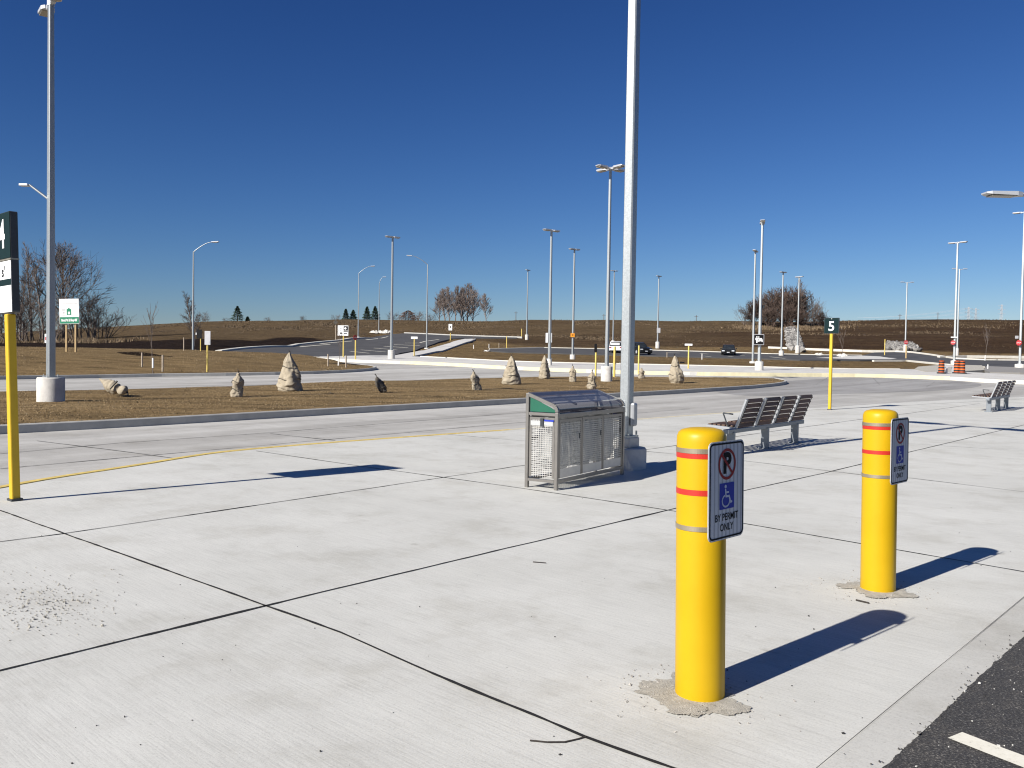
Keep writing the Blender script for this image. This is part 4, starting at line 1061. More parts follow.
wrapped(477.5, 390, 371, 10, 'slim twisted burlap shrub leaning left, left of the wide burlap pair', -.22, 4, prof=GOURD)
w6 = wrapped(511, 384.5, 355.5, 18.5, 'wide conical burlap shrub with a dark loose skirt', 0, 5)
wrapped(544.3, 378.5, 354.6, 12, 'pointed burlap shrub in front of the lamp post with the dark panel', 0, 6)
wrapped(572.6, 382, 365.5, 7.5, 'small stubby burlap shrub with a narrow tip, left of the four headed lamp base', 0, 7, prof=GOURD)
wrapped(591.5, 389, 371, 9.5, 'burlap shrub just behind the tinted canopy of the recycling station', .02, 8, prof=GOURD)
wrapped(641.3, 378.5, 367.5, 6.5, 'smallest burlap shrub just right of the near lamp post', 0, 9, prof=GOURD, spike=False)
wrapped(676.3, 383, 355.6, 14.5, 'tall pointed burlap shrub standing alone on the right end of the lawn', -.08, 10, prof=[(0, .36), (.1, .46), (.3, .5), (.45, .42), (.6, .3), (.8, .22), (.92, .13), (1, .04)])
# toppled one
def toppled():
    g = GP(118, 396, .03); k = g.y/F
    root = empty('wrapped_shrub', g, 0, 'toppled burlap shrub lying on its side right of the round concrete base', 'wrapped shrub', 'shrubs wrapped in burlap on the lawn')
    P0 = Vector((9*k, 0, 4.5*k)); P1 = Vector((-22*k, .2, 17*k)); n, m_ = 30, 40; d = (P1-P0); ax = d.normalized(); s_ = Y3; u_ = ax.cross(s_)
    if u_.z < 0: u_ = -u_
    prof = [(0, .12), (.06, .40), (.16, .48), (.28, .36), (.36, .55), (.55, .58), (.72, .42), (.86, .2), (1, .03)]; zs = [p[0] for p in prof]; rs = [p[1] for p in prof]; vs = []
    for j in range(m_+1):
        t = j/m_
        for i in range(n):
            th = 2*math.pi*i/n; P = Vector((math.cos(th), math.sin(th), t*3)); f = .95+.2*noise.noise(P*1.2)+.10*(1-((t*6+th/6.283+noise.noise(P)*.7) % 1.0))+.04*math.sin(7*th+5*t)
            r = lin(zs, rs, t)*11*k*f; c = P0+d*t-Z3*2.2*k*math.sin(t*math.pi); v = c+s_*r*math.cos(th)+u_*r*math.sin(th); v.z = max(v.z, -.03); vs.append(v)
    mb = MB(); mb.add(vs, [(j*n+i, j*n+(i+1) % n, (j+1)*n+(i+1) % n, (j+1)*n+i) for j in range(m_) for i in range(n)], 'burlap', True); mb.build('burlap_wrap', root)
    mb = MB(); mb.tube(P0+d*.38+u_*.2+Y3*-.1, P0+d*.42-u_*.1-Y3*.28, .03, .02, 'burlapdark', 6); mb.tube(P0, P0+Vector((.05, -.05, -.1)), .03, .03, 'twig', 6); mb.build('twine', root)
toppled()

# ------------------------------------------------------------------ small roadside signs
def post(px, yt, yb, label, mat='yellow_fade', r=.05, off=.1, panel=None, name='sign_post', cat='sign', ptop=None):
    g = GP(px, yb, off); zt = at(px, yt, g.y).z-g.z
    root = empty(name, g, 0, label, cat)
    mb = MB(); mb.tube((0, 0, -.2), (0, 0, zt), r, r, mat, 10); mb.build('post', root)
    return root, g
def panel(root, g, cx, cy, w, h, mat, name='panel', rz=0.0, th=.025, dy=-.07):
    c = at(cx, cy, g.y)-g; k = g.y/F; mb = MB(); mb.box((c.x, dy, c.z), (w*k, th, h*k), mat, Matrix.Rotation(rz, 3, 'Z'), min(.008, th*.3)); return mb.build(name, root), Vector((c.x, dy, c.z)), k
r_, g = post(207.3, 331, 371.2, 'yellow post with a pale grey sign back on the berm', off=.1)
panel(r_, g, 208, 338, 5.8, 13.8, 'signgrey'); 
r_, g = post(200.6, 338, 350.6, 'yellow post with a dark blue box beside the curved arm lamp', off=.35)
panel(r_, g, 199.5, 334, 5.4, 9, 'signblack'); panel(r_, g, 196.6, 333.8, .9, 2.2, 'signwhite', 'white_tag', dy=-.12)
r_, g = post(183.8, 337.5, 350.6, 'weathered wooden stake left of the berm street lamp', 'stake', .05, .3, cat='stake', name='wooden_stake')
r_, g = post(343.3, 336, 357.2, 'yellow post carrying the black and white route sign at the parking lot', off=.1, r=.06)
p_, c, k = panel(r_, g, 343.2, 330.6, 10.6, 10.2, 'signwhite')
def quad(cx, cz, w, h, mat, dy=.018, rot=None):
    q_ = MB(); q_.box((c.x+cx*k, c.y-dy, c.z+cz*k), (w*k, .006, h*k), mat, rot); q_.build('symbol', p_)
quad(2.7, 2.3, 4.3, 4.2, 'signblack'); quad(2.7, -.6, 4.3, .9, 'signblack'); quad(2.3, 2.2, 2.0, 2.0, 'signwhite', .023, Matrix.Rotation(.6, 3, 'Y')); quad(3.0, -3, 2.4, .8, 'signblack'); quad(1.2, -3, .8, 1.4, 'signblack')
quad(-2.2, 2.2, 1.5, 1.6, 'signgrey'); quad(-1.9, -2.6, 1.8, 1.4, 'signblack'); quad(-2.2, 0, 1.0, 1.0, 'signgrey')
def octagon(root, g, cx, cy, r, mat='stopred', rz=0.0):
    c = at(cx, cy, g.y)-g; k = g.y/F; mb = MB(); d = Vector((math.cos(rz), math.sin(rz), 0)); n = Vector((math.sin(rz), -math.cos(rz), 0))
    mb.prism([(r*k*math.cos(R(22.5+45*i)), r*k*math.sin(R(22.5+45*i))) for i in range(8)], (c.x, -.09, c.z), d, Z3, n, 0, .02, mat); o_ = mb.build('stop_plate', root)
    mb = MB(); text_mb(mb, 'STOP', r*k*.62, 'signwhite', Vector((c.x, -.09, c.z)), d, Z3, n, .024, 0.0); mb.build('lettering', o_)
r_, g = post(355.4, 339, 359.6, 'yellow post with a dark red stop sign at the parking lot exit', off=.1, r=.06); octagon(r_, g, 355.4, 337.6, 2.7, 'signred', R(52))
r_, g = post(335.7, 325, 338.5, 'wooden post with a brown diamond sign back above the parking lot', 'stake', .07, -.05)
c = at(335.7, 322.3, g.y)-g; mb = MB(); mb.box((c.x, -.1, c.z), (.55, .03, .55), 'burlapdark', Matrix.Rotation(R(45), 3, 'Y')); mb.build('panel', r_)  # dark material puts the shade on this sign back into its colour
r_, g = post(414.2, 338, 355, 'yellow post with a thin white sign at the foot of the footpath', off=.1, r=.06); panel(r_, g, 414.4, 337.8, 6.6, 2.3, 'signwhite')
r_, g = post(450.4, 333, 339.2, 'short yellow post with a white sign at the top of the footpath', off=0, r=.08); p_, c, k = panel(r_, g, 450.4, 327.2, 3.6, 6.4, 'signwhite'); sy = MB(); sy.box((c.x, c.y-.02, c.z+.2*k), (.8*k, .006, 2.2*k), 'signblack'); sy.build('symbol', p_)
r_, g = post(506.6, 336.2, 348, 'pale yellow post on the verge left of the asphalt road', off=-.1, r=.06)
r_, g = post(521.6, 328.8, 337.2, 'pale yellow post beside the thin distant lamp post', off=-.1, r=.07)
r_, g = post(595.6, 352, 375.5, 'yellow post topped by a narrow black sign, left of the four headed lamp', off=.1, r=.055); panel(r_, g, 595.6, 348, 2.8, 8.2, 'signblack')
r_, g = post(614.2, 346.5, 375.6, 'yellow post with a white sign between the four headed lamp and the near lamp post', off=.1, r=.07); panel(r_, g, 615, 344, 9, 2.4, 'signwhite')
r_, g = post(638.5, 345.5, 371, 'plain yellow post in front of the black vehicle', off=.1, r=.055)
r_, g = post(688.3, 346, 368.5, 'yellow post with a thin white sign right of the tall pointed burlap shrub', off=.1, r=.055); panel(r_, g, 688.4, 344.7, 7.6, 1.9, 'signwhite')
panel(r_, g, 682, 362.5, 4.6, 1.6, 'signblack', 'dark_plate')
r_, g = post(884.6, 339.2, 355.6, 'plain yellow post in front of the grey rubble slope', off=-.1, r=.06)
r_, g = post(906, 345.6, 358.4, 'wooden post with a red stop sign facing the asphalt road', 'wood', .10, -.05); octagon(r_, g, 905.6, 342.3, 2.2)
# signs on the right lamp posts
pa = PO[11]; g = Vector(pa.location)
r_ = empty('stop_sign', at(952.6, 342.6, g.y-.14), 0, 'red stop sign on the lamp post beside the barrels', 'sign'); octagon(r_, Vector((r_.location.x, r_.location.y, r_.location.z)), 952.6, 342.6, 2.3, rz=R(-35))
s = on_pole(pa, 954.4, 337.3, .68, .12, 'signwhite', 'hanging_sign', 'flat white sign above the red stop sign beside the barrels')
pb_ = PO[12]; g = Vector(pb_.location)
r_ = empty('stop_sign', at(1019.2, 342.8, g.y-.16), 0, 'red stop sign on the lamp post at the right edge', 'sign'); octagon(r_, Vector(r_.location), 1018.4, 342.8, 2.9, rz=R(-62))
s = on_pole(pb_, 1016.8, 337.2, .30, .26, 'signgrey', 'hanging_sign', 'grey square sign back on the lamp post at the right edge')

# park and ride style board at the left
gL = GP(66.4, 353.0, .55); k = gL.y/F
wb_ = empty('information_board', gL, 0, 'white information board with a green band on two timber posts, behind the left lamp post', 'sign')
for px in (66.4, 75.6):
    c = at(px, 353, gL.y)-gL; mb = MB(); zt = at(px, 300, gL.y).z-gL.z
    mb.box((c.x, 0, zt/2-.3), (1.5*k, .12, zt+.6), 'wood'); mb.build('post', wb_)
c = at(70, 311.5, gL.y)-gL; rot = Matrix.Rotation(R(2.0), 3, 'Y')
mb = MB(); mb.box((c.x, -.10, c.z), (19.6*k, .05, 25*k), 'signwhite', Matrix.Rotation(R(-1.8), 3, 'Y'), .01); p_ = mb.build('panel', wb_)
Rm = Matrix.Rotation(R(-1.8), 3, 'Y'); ax = Rm @ X3; az_ = Rm @ Z3; oc = Vector((c.x, -.128, c.z))
mb = MB(); mb.prism([(-9.4*k, -12*k), (9.4*k, -12*k), (9.4*k, -5.6*k), (-9.4*k, -5.6*k)], oc, ax, az_, -Y3, .0, .008, 'green'); mb.build('green_band', p_)
mb = MB(); text_mb(mb, 'Brock St. E. Hwy 407', 3.0*k, 'signwhite', oc-az_*8.8*k, ax, az_, -Y3, .012, .02, .60); mb.build('lettering', p_)
mb = MB(); mb.prism(rrect(4.4*k, 6.0*k, .5*k), oc-ax*.2*k-az_*.6*k, ax, az_, -Y3, 0, .008, 'green'); mb.prism(rrect(2.0*k, 2.6*k, .3*k), oc-ax*.1*k-az_*1.6*k, ax, az_, -Y3, .009, .013, 'signwhite'); mb.prism([(-1.2*k, 2.6*k), (1.2*k, 2.6*k), (0, 4*k)], oc-ax*.2*k-az_*.2*k, ax, az_, -Y3, 0, .008, 'green')
for q_, (x_, z_, w_, h_) in enumerate([(-5.8, 2.2, 3.0, .5), (-5.8, 1.2, 2.6, .5), (-5.6, -1.2, 1.6, 1.6), (-5.8, -3.6, 2.6, .5), (1, 7.8, 15, .3)]):
    mb.prism([(x_*k-w_*k/2, z_*k-h_*k/2), (x_*k+w_*k/2, z_*k-h_*k/2), (x_*k+w_*k/2, z_*k+h_*k/2), (x_*k-w_*k/2, z_*k+h_*k/2)], oc, ax, az_, -Y3, 0, .008, 'signgrey')
mb.build('symbol', p_)

# ------------------------------------------------------------------ construction barrels and barrier
def barrel(px, yb, yt, label, src=None):
    g = GP(px, yb, .12); H = at(px, yt, g.y).z-g.z
    if src:
        r0 = copy_tree(src); r0.location = g; r0['label'] = label; r0.rotation_euler.z = random.random(); return r0
    root = empty('traffic_barrel', g, 0, label, 'traffic barrel', 'orange traffic barrels by the gravel')
    mb = MB(); mb.lathe([(.30, -.02), (.31, .05), (.26, .08)], 'rubber', 24); mb.build('rubber_foot', root)
    mb = MB(); r = .185; mb.lathe([(r*1.10, .06), (r*1.08, H*.30), (r*1.05, H*.31), (r*1.04, H*.52), (r*1.01, H*.53), (r*1.0, H*.74), (r*.97, H*.75), (r*.95, H*.94), (r*.7, H*.96), (.01, H*.965)], 'orange', 24, smooth=False, capt=False); mb.build('barrel_body', root)
    for z in (.20, .43, .64, .85):
        b_ = MB(); rr = r*lin([0, 1], [1.11, .95], z)+.012; h = H*.06; b_.lathe([(rr, z*H-h), (rr-.004, z*H+h)], 'rubber', 24, smooth=True, capb=False, capt=False); b_.build('dark_band', root)
    mb = MB(); mb.box((0, 0, H*.985), (.16, .04, .05), 'rubber', None, .01); mb.build('handle', root)
    return root
br1 = barrel(941.3, 373.3, 360.2, 'lone orange and black traffic barrel left of the low barrier')
barrel(956.7, 373.2, 360.3, 'orange and black traffic barrel right of the low barrier, behind its pair', br1)
barrel(962, 373.4, 360.3, 'rightmost orange and black traffic barrel of the pair', br1)
g = GP(951, 373, .12); root = empty('barrier_stand', g, 0, 'low grey metal barrier between the orange barrels', 'barrier')
mb = MB(); mb.box((0, 0, .5), (.95, .05, .13), 'signgrey'); mb.build('rail', root)
for x_ in (-.35, .12):
    mb = MB(); mb.box((x_, 0, .22), (.06, .25, .46), 'signgrey'); mb.build('leg', root)

# ------------------------------------------------------------------ vehicles
def car(px, yb, label, paint, L_=4.4, W_=1.8, H_=1.42, rz=0.0, suv=False, rear=False, name='car'):
    g = GP(px, yb, -.03); root = empty(name, g, rz, label, 'car')
    h1 = H_*.56; gc = .18     # local: front faces -Y
    def loft(secs, mat, mb):
        vs = []; n = len(secs[0])
        for s_ in secs: vs += s_
        fs = [(j*n+i, j*n+(i+1) % n, (j+1)*n+(i+1) % n, (j+1)*n+i) for j in range(len(secs)-1) for i in range(n)]
        fs += [tuple(range(n)), tuple((len(secs)-1)*n+i for i in range(n-1, -1, -1))]; mb.add(vs, fs, mat, False)
    def sec(y, w, z0, z1, b=.08): return [Vector(p) for p in ((-w/2+b, y, z0), (w/2-b, y, z0), (w/2, y, z0+b), (w/2, y, z1-b), (w/2-b, y, z1), (-w/2+b, y, z1), (-w/2, y, z1-b), (-w/2, y, z0+b))]
    hood = h1*(1.04 if suv else .96)
    mb = MB(); loft([sec(-L_/2, W_*.86, gc+.08, hood*.78), sec(-L_/2+.12, W_*.95, gc, hood*.9), sec(-L_/2+.9, W_, gc, hood), sec(0, W_, gc, h1*1.02), sec(L_/2-.5, W_*.99, gc, h1*1.04), sec(L_/2-.1, W_*.95, gc, h1*.98), sec(L_/2, W_*.86, gc+.1, h1*.8)], paint, mb); mb.build('body', root)
    y0, y1, y2, y3 = -L_/2+1.15, -L_/2+1.85, L_/2-(.45 if suv else 1.3), L_/2-(.15 if suv else .45)
    mb = MB(); loft([sec(y0, W_*.9, h1*.98, h1+.06, .03), sec(y1, W_*.76, h1*.98, H_-.06, .06), sec(y2, W_*.74, h1*.98, H_-.05, .06), sec(y3, W_*.84, h1*.98, h1+.08, .03)], 'carglass', mb); mb.build('window', root)
    mb = MB(); loft([sec(y1-.06, W_*.70, H_-.075, H_-.04, .012), sec(y1+.25, W_*.78, H_-.085, H_, .03), sec(y2-.1, W_*.76, H_-.085, H_, .03), sec(y2+.1, W_*.70, H_-.08, H_-.04, .012)], paint, mb)
    for sx_ in (-1, 1):
        mb.bar((sx_*W_*.44, y0+.04, h1+.03), (sx_*W_*.36, y1, H_-.06), .06, .06, paint); mb.bar((sx_*W_*.41, y3-.05, h1+.03), (sx_*W_*.355, y2, H_-.06), .08, .07, paint); mb.bar((sx_*W_*.43, 0, h1), (sx_*W_*.37, .05, H_-.06), .05, .08, paint)
    mb.build('roof', root)
    for y in (-L_/2+.85, L_/2-.8):
        for sx_ in (-1, 1):
            mb = MB(); x_ = sx_*(W_/2-.1); mb.tube((x_-.1, y, .33), (x_+.1, y, .33), .33, .33, 'rubber', 20); w_ = mb.build('wheel', root)
            mb = MB(); mb.tube((x_+sx_*.085, y, .33), (x_+sx_*.106, y, .33), .2, .19, 'alu', 14); mb.build('rim', w_)
    for sx_ in (-1, 1):
        mb = MB(); mb.box((sx_*W_*.34, -L_/2+.03, hood*.70), (.36, .12, .14), 'headlight', None, .03); mb.build('headlight', root)
        mb = MB(); mb.box((sx_*W_*.36, L_/2-.03, h1*.78), (.3, .1, .16), 'taillight', None, .03); mb.build('taillight', root)
        mb = MB(); mb.box((sx_*(W_/2+.07), y0+.3, h1+.07), (.2, .1, .14), paint, None, .03); mb.build('mirror', root)
    mb = MB(); mb.box((0, -L_/2+.005, hood*.68), (W_*.42, .06, .14), 'signblack', None, .02); mb.box((0, -L_/2+.01, gc+.16), (W_*.6, .08, .12), 'signblack', None, .02); mb.build('grille', root)
    mb = MB(); mb.box((0, -L_/2-.0, hood*.45), (.34, .06, .12), 'plate'); mb.build('number_plate', root)
    return root
car(728.6, 354.9, 'dark sedan facing the camera on the asphalt road', 'cargrey', rz=R(-16), H_=1.32)
car(637.5, 354.6, 'black sport utility vehicle partly hidden behind the near lamp post', 'carblack', 4.6, 1.9, 1.55, R(20), True)
car(617, 352.3, 'white sport utility vehicle behind the four headed lamp post', 'carwhite', 4.6, 1.9, 1.42, R(168), True)

# ------------------------------------------------------------------ bare trees and bushes
def grow(seed, H, spread, levels, rbase, nstem=1, twig_r=.03, updraft=.25, split=(3, 5), crown0=.25, k0=4, shape=None, wob=.10, ratio=(.42, .68)):
    rn = random.Random(seed); tr = MB(); br = MB()
    def branch(p, d, l, r, lev):
        n = (9 if k0 > 8 else 4) if lev == 0 else 3; mbx = tr if lev == 0 else br; q = p.copy(); dd = d.copy(); pts = [(q.copy(), r)]; w_ = wob*(.35 if lev == 0 and k0 > 8 else 1)
        for i in range(n):
            dd = (dd+Vector((rn.gauss(0, w_), rn.gauss(0, w_), updraft*(.3 if lev else .1)))).normalized()
            q2 = q+dd*(l/n); r2 = max(twig_r*.5, r*(1-(i+1)/n*.62)); mbx.tube(q, q2, max(r*(1-i/n*.62), twig_r*.5), r2, mbx.m, 5 if lev == 0 else 3, False, False); q = q2; pts.append((q.copy(), r2))
        if lev < levels:
            k = k0 if (lev == 0 and k0 > 4) else rn.randint(*split)+(3 if lev == 0 else 0)
            for j in range(k):
                t = (crown0+(1-crown0)*(j+rn.random())/k) if lev == 0 and k0 > 8 else rn.uniform(crown0 if lev == 0 else .2, 1.0)
                i = min(n-1, int(t*n)); a, b_ = pts[i], pts[i+1]; pp = a[0].lerp(b_[0], t*n-i)
                ang = rn.uniform(.35, .85)*spread; az = rn.uniform(0, 6.283) if not (lev == 0 and k0 > 8) else j*2.4+rn.uniform(-.4, .4); o1 = dd.orthogonal().normalized(); o2 = dd.cross(o1)
                base_d = d if lev else Z3
                if lev == 0: o1, o2 = X3, Y3; ang = spread*(1.15-.75*t)*rn.uniform(.85, 1.15)
                nd = (base_d*math.cos(ang)+(o1*math.cos(az)+o2*math.sin(az))*math.sin(ang)).normalized(); nd.z = max(nd.z, -.05)
                ll = l*rn.uniform(*ratio)*(1.15-.45*t if lev == 0 else 1)
                if lev == 0 and shape: ll = H*shape(t)*rn.uniform(.88, 1.08)
                branch(pp, nd, ll, max(twig_r, a[1]*.5), lev+1)
    tr.m = MATK[0]; br.m = MATK[1]
    for s_ in range(nstem):
        a = rn.uniform(0, 6.283); lean = 0 if nstem == 1 else rn.uniform(.08, .6)*spread
        d = Vector((math.cos(a)*math.sin(lean), math.sin(a)*math.sin(lean), math.cos(lean))).normalized()
        branch(Vector((rn.gauss(0, .35), rn.gauss(0, .35), -.3)) if nstem > 1 else Vector((0, 0, -.3)), d, H*(rn.uniform(.55, .75) if nstem > 1 else (.86 if k0 > 8 else .62)), rbase, 0)
    return tr, br
MATK = ('bark', 'bark')
def tree_proto(name, mats, **kw):
    global MATK
    MATK = mats; tr, br = grow(**kw)
    root = empty(name, (0, 0, -500)); tr.build('trunk', root, fix=False); br.build('branches', root, fix=False)
    # normalise to unit height
    zmax = max(v[2] for v in br.v); return root, zmax
protos = {}
protos['big'] = tree_proto('bare_tree', ('bark', 'bark'), seed=5, H=14, spread=.95, levels=3, rbase=.24, twig_r=.022, split=(8, 10), crown0=.22, updraft=.30, k0=30, shape=lambda t: .43-.29*max(0, t-.45)/.55, wob=.07, ratio=(.34, .55))
protos['slim'] = tree_proto('bare_tree', ('barkpale', 'bark'), seed=8, H=13, spread=.8, levels=3, rbase=.2, twig_r=.024, split=(5, 7), crown0=.2, updraft=.45, k0=20, shape=lambda t: .22-.10*t, wob=.12)
protos['mid'] = tree_proto('bare_tree', ('barkpale', 'barkpale'), seed=11, H=11, spread=.75, levels=3, rbase=.22, twig_r=.034, split=(7, 9), crown0=.16, updraft=.30, k0=22, shape=lambda t: .46-.34*max(0, t-.2)/.8, wob=.10, ratio=(.34, .55))
protos['bush'] = tree_proto('bare_bush', ('barkwarm', 'barkwarm'), seed=21, H=7, spread=.9, levels=3, rbase=.09, nstem=9, twig_r=.035, split=(4, 5), crown0=.15, updraft=.3)
protos['bushg'] = tree_proto('bare_bush', ('bark', 'bark'), seed=22, H=7, spread=1.0, levels=3, rbase=.09, nstem=7, twig_r=.022, split=(2, 4), crown0=.15, updraft=.25)
protos['sap'] = tree_proto('sapling', ('bark', 'bark'), seed=31, H=4, spread=.6, levels=2, rbase=.035, twig_r=.012, split=(3, 4), crown0=.4, updraft=.4)
used = set()
def plant(kind, px, Y, ytop, label, cat, group, wide=1.0, rz=0.0, dz=0.0, src=None):
    root, zm = protos[kind]
    if kind in used: root = copy_tree(root)
    used.add(kind)
    p = at(px, 340, Y); z = hz(p.x, Y)+(toff(Y) if Y > 66 else 0)-.15+dz; zt = at(px, ytop, Y).z
    s_ = (zt-z)/zm; root.location = (p.x, Y, z); root.scale = (s_*wide, s_*wide, s_); root.rotation_euler.z = rz; tag(root, label, cat, group)
    return root
G1 = 'bare trees at the left edge of the field'
plant('big', 63.5, 128, 238, 'largest bare tree with a fan shaped crown, right behind the left lamp post', 'tree', G1, .95, .4)
plant('slim', 31, 130, 240, 'slender bare tree left of the left lamp post', 'tree', G1, .75, 1)
plant('slim', 43, 126, 256, 'shorter slender bare tree close to the left lamp post', 'tree', G1, .9, 2.6)
plant('slim', 20, 140, 268, 'thin bare tree just right of the tall numbered sign', 'tree', G1, 1.1, 4.2)
for i, (px, Y, yt, lab) in enumerate([(8, 126, 285, 'grey bare bush at the left edge behind the yellow sign post'), (24, 124, 300, 'low grey bare bush between the yellow sign post and the left lamp post'), (40, 132, 292, 'grey bare bush behind the left lamp post'), (56, 124, 306, 'low bare bush beside the left timber post of the board'), (80, 130, 284, 'tall bare bush right above the information board'), (92, 134, 290, 'bare bush spreading to the right of the information board'), (104, 136, 305, 'smallest bare bush at the right end of the left thicket'), (-14, 128, 280, 'bare bush cut by the left edge')]):
    plant('bushg', px, Y, yt, lab, 'bush', 'bare bushes of the left thicket', 1.15 if i != 6 else 1.5, i*1.7)
G2_ = 'bare trees on the skyline'
for i, (px, Y, yt, kind, lab, w) in enumerate([(445, 285, 288, 'mid', 'leftmost bare tree of the skyline clump', .7), (455, 275, 285, 'mid', 'tall pale bare tree left of the middle of the skyline clump', .6), (467, 280, 282, 'mid', 'tallest bare tree of the skyline clump', .7), (486, 275, 293, 'mid', 'small bare tree standing right of the skyline clump', .6), (194, 95, 291, 'slim', 'bare young tree right behind the curved arm lamp on the berm', .9),
      (439, 278, 293, 'mid', 'low outermost bare tree at the left foot of the skyline clump', .75), (449.5, 290, 286, 'mid', 'pale bare tree squeezed between the two left trees of the skyline clump', .6), (460.5, 283, 286.5, 'mid', 'bare tree just left of the tallest tree in the skyline clump', .65), (472.5, 288, 289, 'mid', 'bare tree leaning out at the right edge of the skyline clump', .7), (464, 295, 293, 'mid', 'short bare tree behind the tallest tree of the skyline clump', 1.0)]):
    plant(kind, px, Y, yt, lab, 'tree', G2_ if i != 4 else None, w*1.25, i*2.1)
for i, (px, Y, yt, kind, w, lab) in enumerate([(746, 214, 303, 'bushg', 1.1, 'grey low bush at the left end of the hillside thicket'), (753, 212, 297, 'bush', 1.0, 'brown bush second from the left in the hillside thicket'), (763, 215, 291, 'bush', 1.0, 'brown bush left of the middle of the hillside thicket'), (773, 210, 286, 'bush', .95, 'tall brown bush behind the left lamp post of the thicket'), (783, 214, 284, 'bush', .95, 'tallest brown bush in the middle of the hillside thicket'), (791, 208, 284, 'bush', .95, 'brown bush between the two lamp posts of the thicket'), (799, 212, 287, 'bush', .9, 'brown bush behind the lamp post at the riprap chute'), (807, 207, 296, 'bushg', 1.0, 'dark grey bush right of the riprap lamp post'), (814, 210, 299, 'bushg', 1.1, 'dark bush left of the number 5 sign'), (820, 206, 310, 'bush', 1.3, 'low bush at the right end of the hillside thicket just above the number 5 sign'), (768, 204, 306, 'bush', 1.3, 'low brown bush at the front left of the hillside thicket'), (787, 202, 304, 'bush', 1.3, 'low brown bush at the front of the thicket above the riprap'), (802, 203, 308, 'bush', 1.3, 'low brown bush at the front right of the hillside thicket')]):
    plant(kind, px, Y, yt, lab, 'bush', 'bushes of the hillside thicket', w, i*1.3)
plant('slim', 801.5, 210, 275.5, 'thin bare tree rising above the hillside thicket', 'tree', None, .9, .3)
plant('slim', 813, 212, 290, 'thin dark bare tree at the right side of the hillside thicket', 'tree', None, 1.1, 1.9)
# skyline shrubs
for i, (px, yt, lab) in enumerate([(226, 316.5, 'low grey shrub on the skyline left of the lone evergreen'), (268, 315.8, 'low shrub on the skyline right of the lone evergreen'), (303, 314.5, 'low shrub in the middle of the left skyline'), (336, 313.2, 'low shrub on the skyline left of the evergreen pair'), (392, 310, 'grey shrub on the skyline behind the parking lot lamp'), (418, 309.5, 'grey shrub on the skyline right of the rust coloured bush'), (430, 311.5, 'small shrub on the skyline beside the footpath lamp'), (119, 318, 'tiny shrub on the skyline right of the left thicket'), (204, 310, 'grey shrub on the skyline beside the berm street lamp')]):
    plant('bushg', px, 275, yt+.6, lab, 'bush', 'low shrubs on the skyline', 1.5, i*.9)
# saplings with white guards and stakes
for px, yb, yt, lab in [(153, 368, 300, 'staked sapling with a white trunk guard on the grass berm'), (338.5, 365.5, 326, 'thin sapling with a white guard at the tip of the berm'), (473.6, 348.8, 334, 'tiny sapling with a white guard on the verge by the footpath'), (985, 361, 322, 'thin bare sapling beside the asphalt road at the right'), (842, 358, 328, 'thin sapling with white stakes right of the number 5 sign')]:
    off = .08 if px < 300 else (.05 if px < 400 else -.1)
    g = GP(px, yb, off+ (.25 if px == 153 else 0)); root, zm = protos['sap']
    if 'sap' in used: root = copy_tree(root)
    used.add('sap'); zt = at(px, yt, g.y).z-g.z; root.location = g; s_ = zt/zm; root.scale = (s_*.8, s_*.8, s_); root.rotation_euler.z = px; tag(root, lab, 'sapling', 'young staked saplings')
    for ch in list(root.children):
        if ch.name.startswith('guard'): bpy.data.objects.remove(ch)
    if px != 985:
        gm = MB(); gm.tube((0, 0, 0), (.03, 0, .55/s_), .07/s_, .06/s_, 'guard', 8); gm.build('trunk_guard', root)
for px, yb, yt, lab, off in [(142, 364, 352.6, 'grey wooden stake left of the berm sapling', .38), (162.6, 368, 355, 'leaning wooden stake right of the berm sapling', .33), (328, 366, 354, 'wooden stake left of the sapling at the berm tip', .05), (346, 367, 355.5, 'thin wooden stake right of the sapling at the berm tip', .05), (499, 347, 343, 'short pale stake on the verge', -.1), (489, 347.5, 344, 'short white stake on the verge beside the road end', -.1), (702, 359, 353.5, 'short white stake on the verge near the asphalt road', -.1), (667, 357, 352, 'short stake on the verge right of the near lamp post', -.1), (987.8, 369, 364.5, 'short white marker post at the road edge on the right', .1)]:
    r_, g = post(px, yt, yb, lab, 'guard' if 'white' in lab else 'stake', .05, off, name='wooden_stake', cat='stake')
# evergreens
def evergreen(px, Y, ytop, wpx, label, mat='needle', rounder=False):
    p = at(px, 330, Y); z = hz(p.x, Y)-.5; zt = at(px, ytop, Y).z; H = zt-z; Wd = wpx*Y/F*1.45; rn = random.Random(int(px))
    root = empty('evergreen_tree' if not rounder else 'rust_bush', (p.x, Y, z), 0, label, 'tree' if not rounder else 'bush', 'dark evergreens on the skyline' if not rounder else None)
    mb = MB(); mb.tube((0, 0, 0), (0, 0, H*.9), .25, .04, 'bark', 6); mb.build('trunk', root)
    cr_ = MB()
    for _ in range(2600):
        t = rn.random()**.8; rmax = Wd/2*((1-t)**.85 if not rounder else math.sqrt(max(0, 1-t*t)))*(1+.25*math.sin(t*38)); a = rn.uniform(0, 6.283); r = rmax*math.sqrt(rn.random())*(1+.15*rn.gauss(0, 1))
        c = Vector((r*math.cos(a), r*math.sin(a), H*(.10+.9*t)-r*.22)); s_ = rn.uniform(.12, .32); d = Vector((math.cos(a), math.sin(a), rn.uniform(-.6, .2))).normalized(); o1 = d.orthogonal().normalized()
        cr_.add([c-o1*s_*.4, c+o1*s_*.4, c+d*s_*1.4], [(0, 1, 2)], mat)
    cr_.build('crown', root, fix=False)
evergreen(237.3, 290, 306, 11.5, 'lone dark evergreen on the left skyline')
evergreen(247.5, 300, 316.5, 6, 'small round evergreen right beside the lone evergreen')
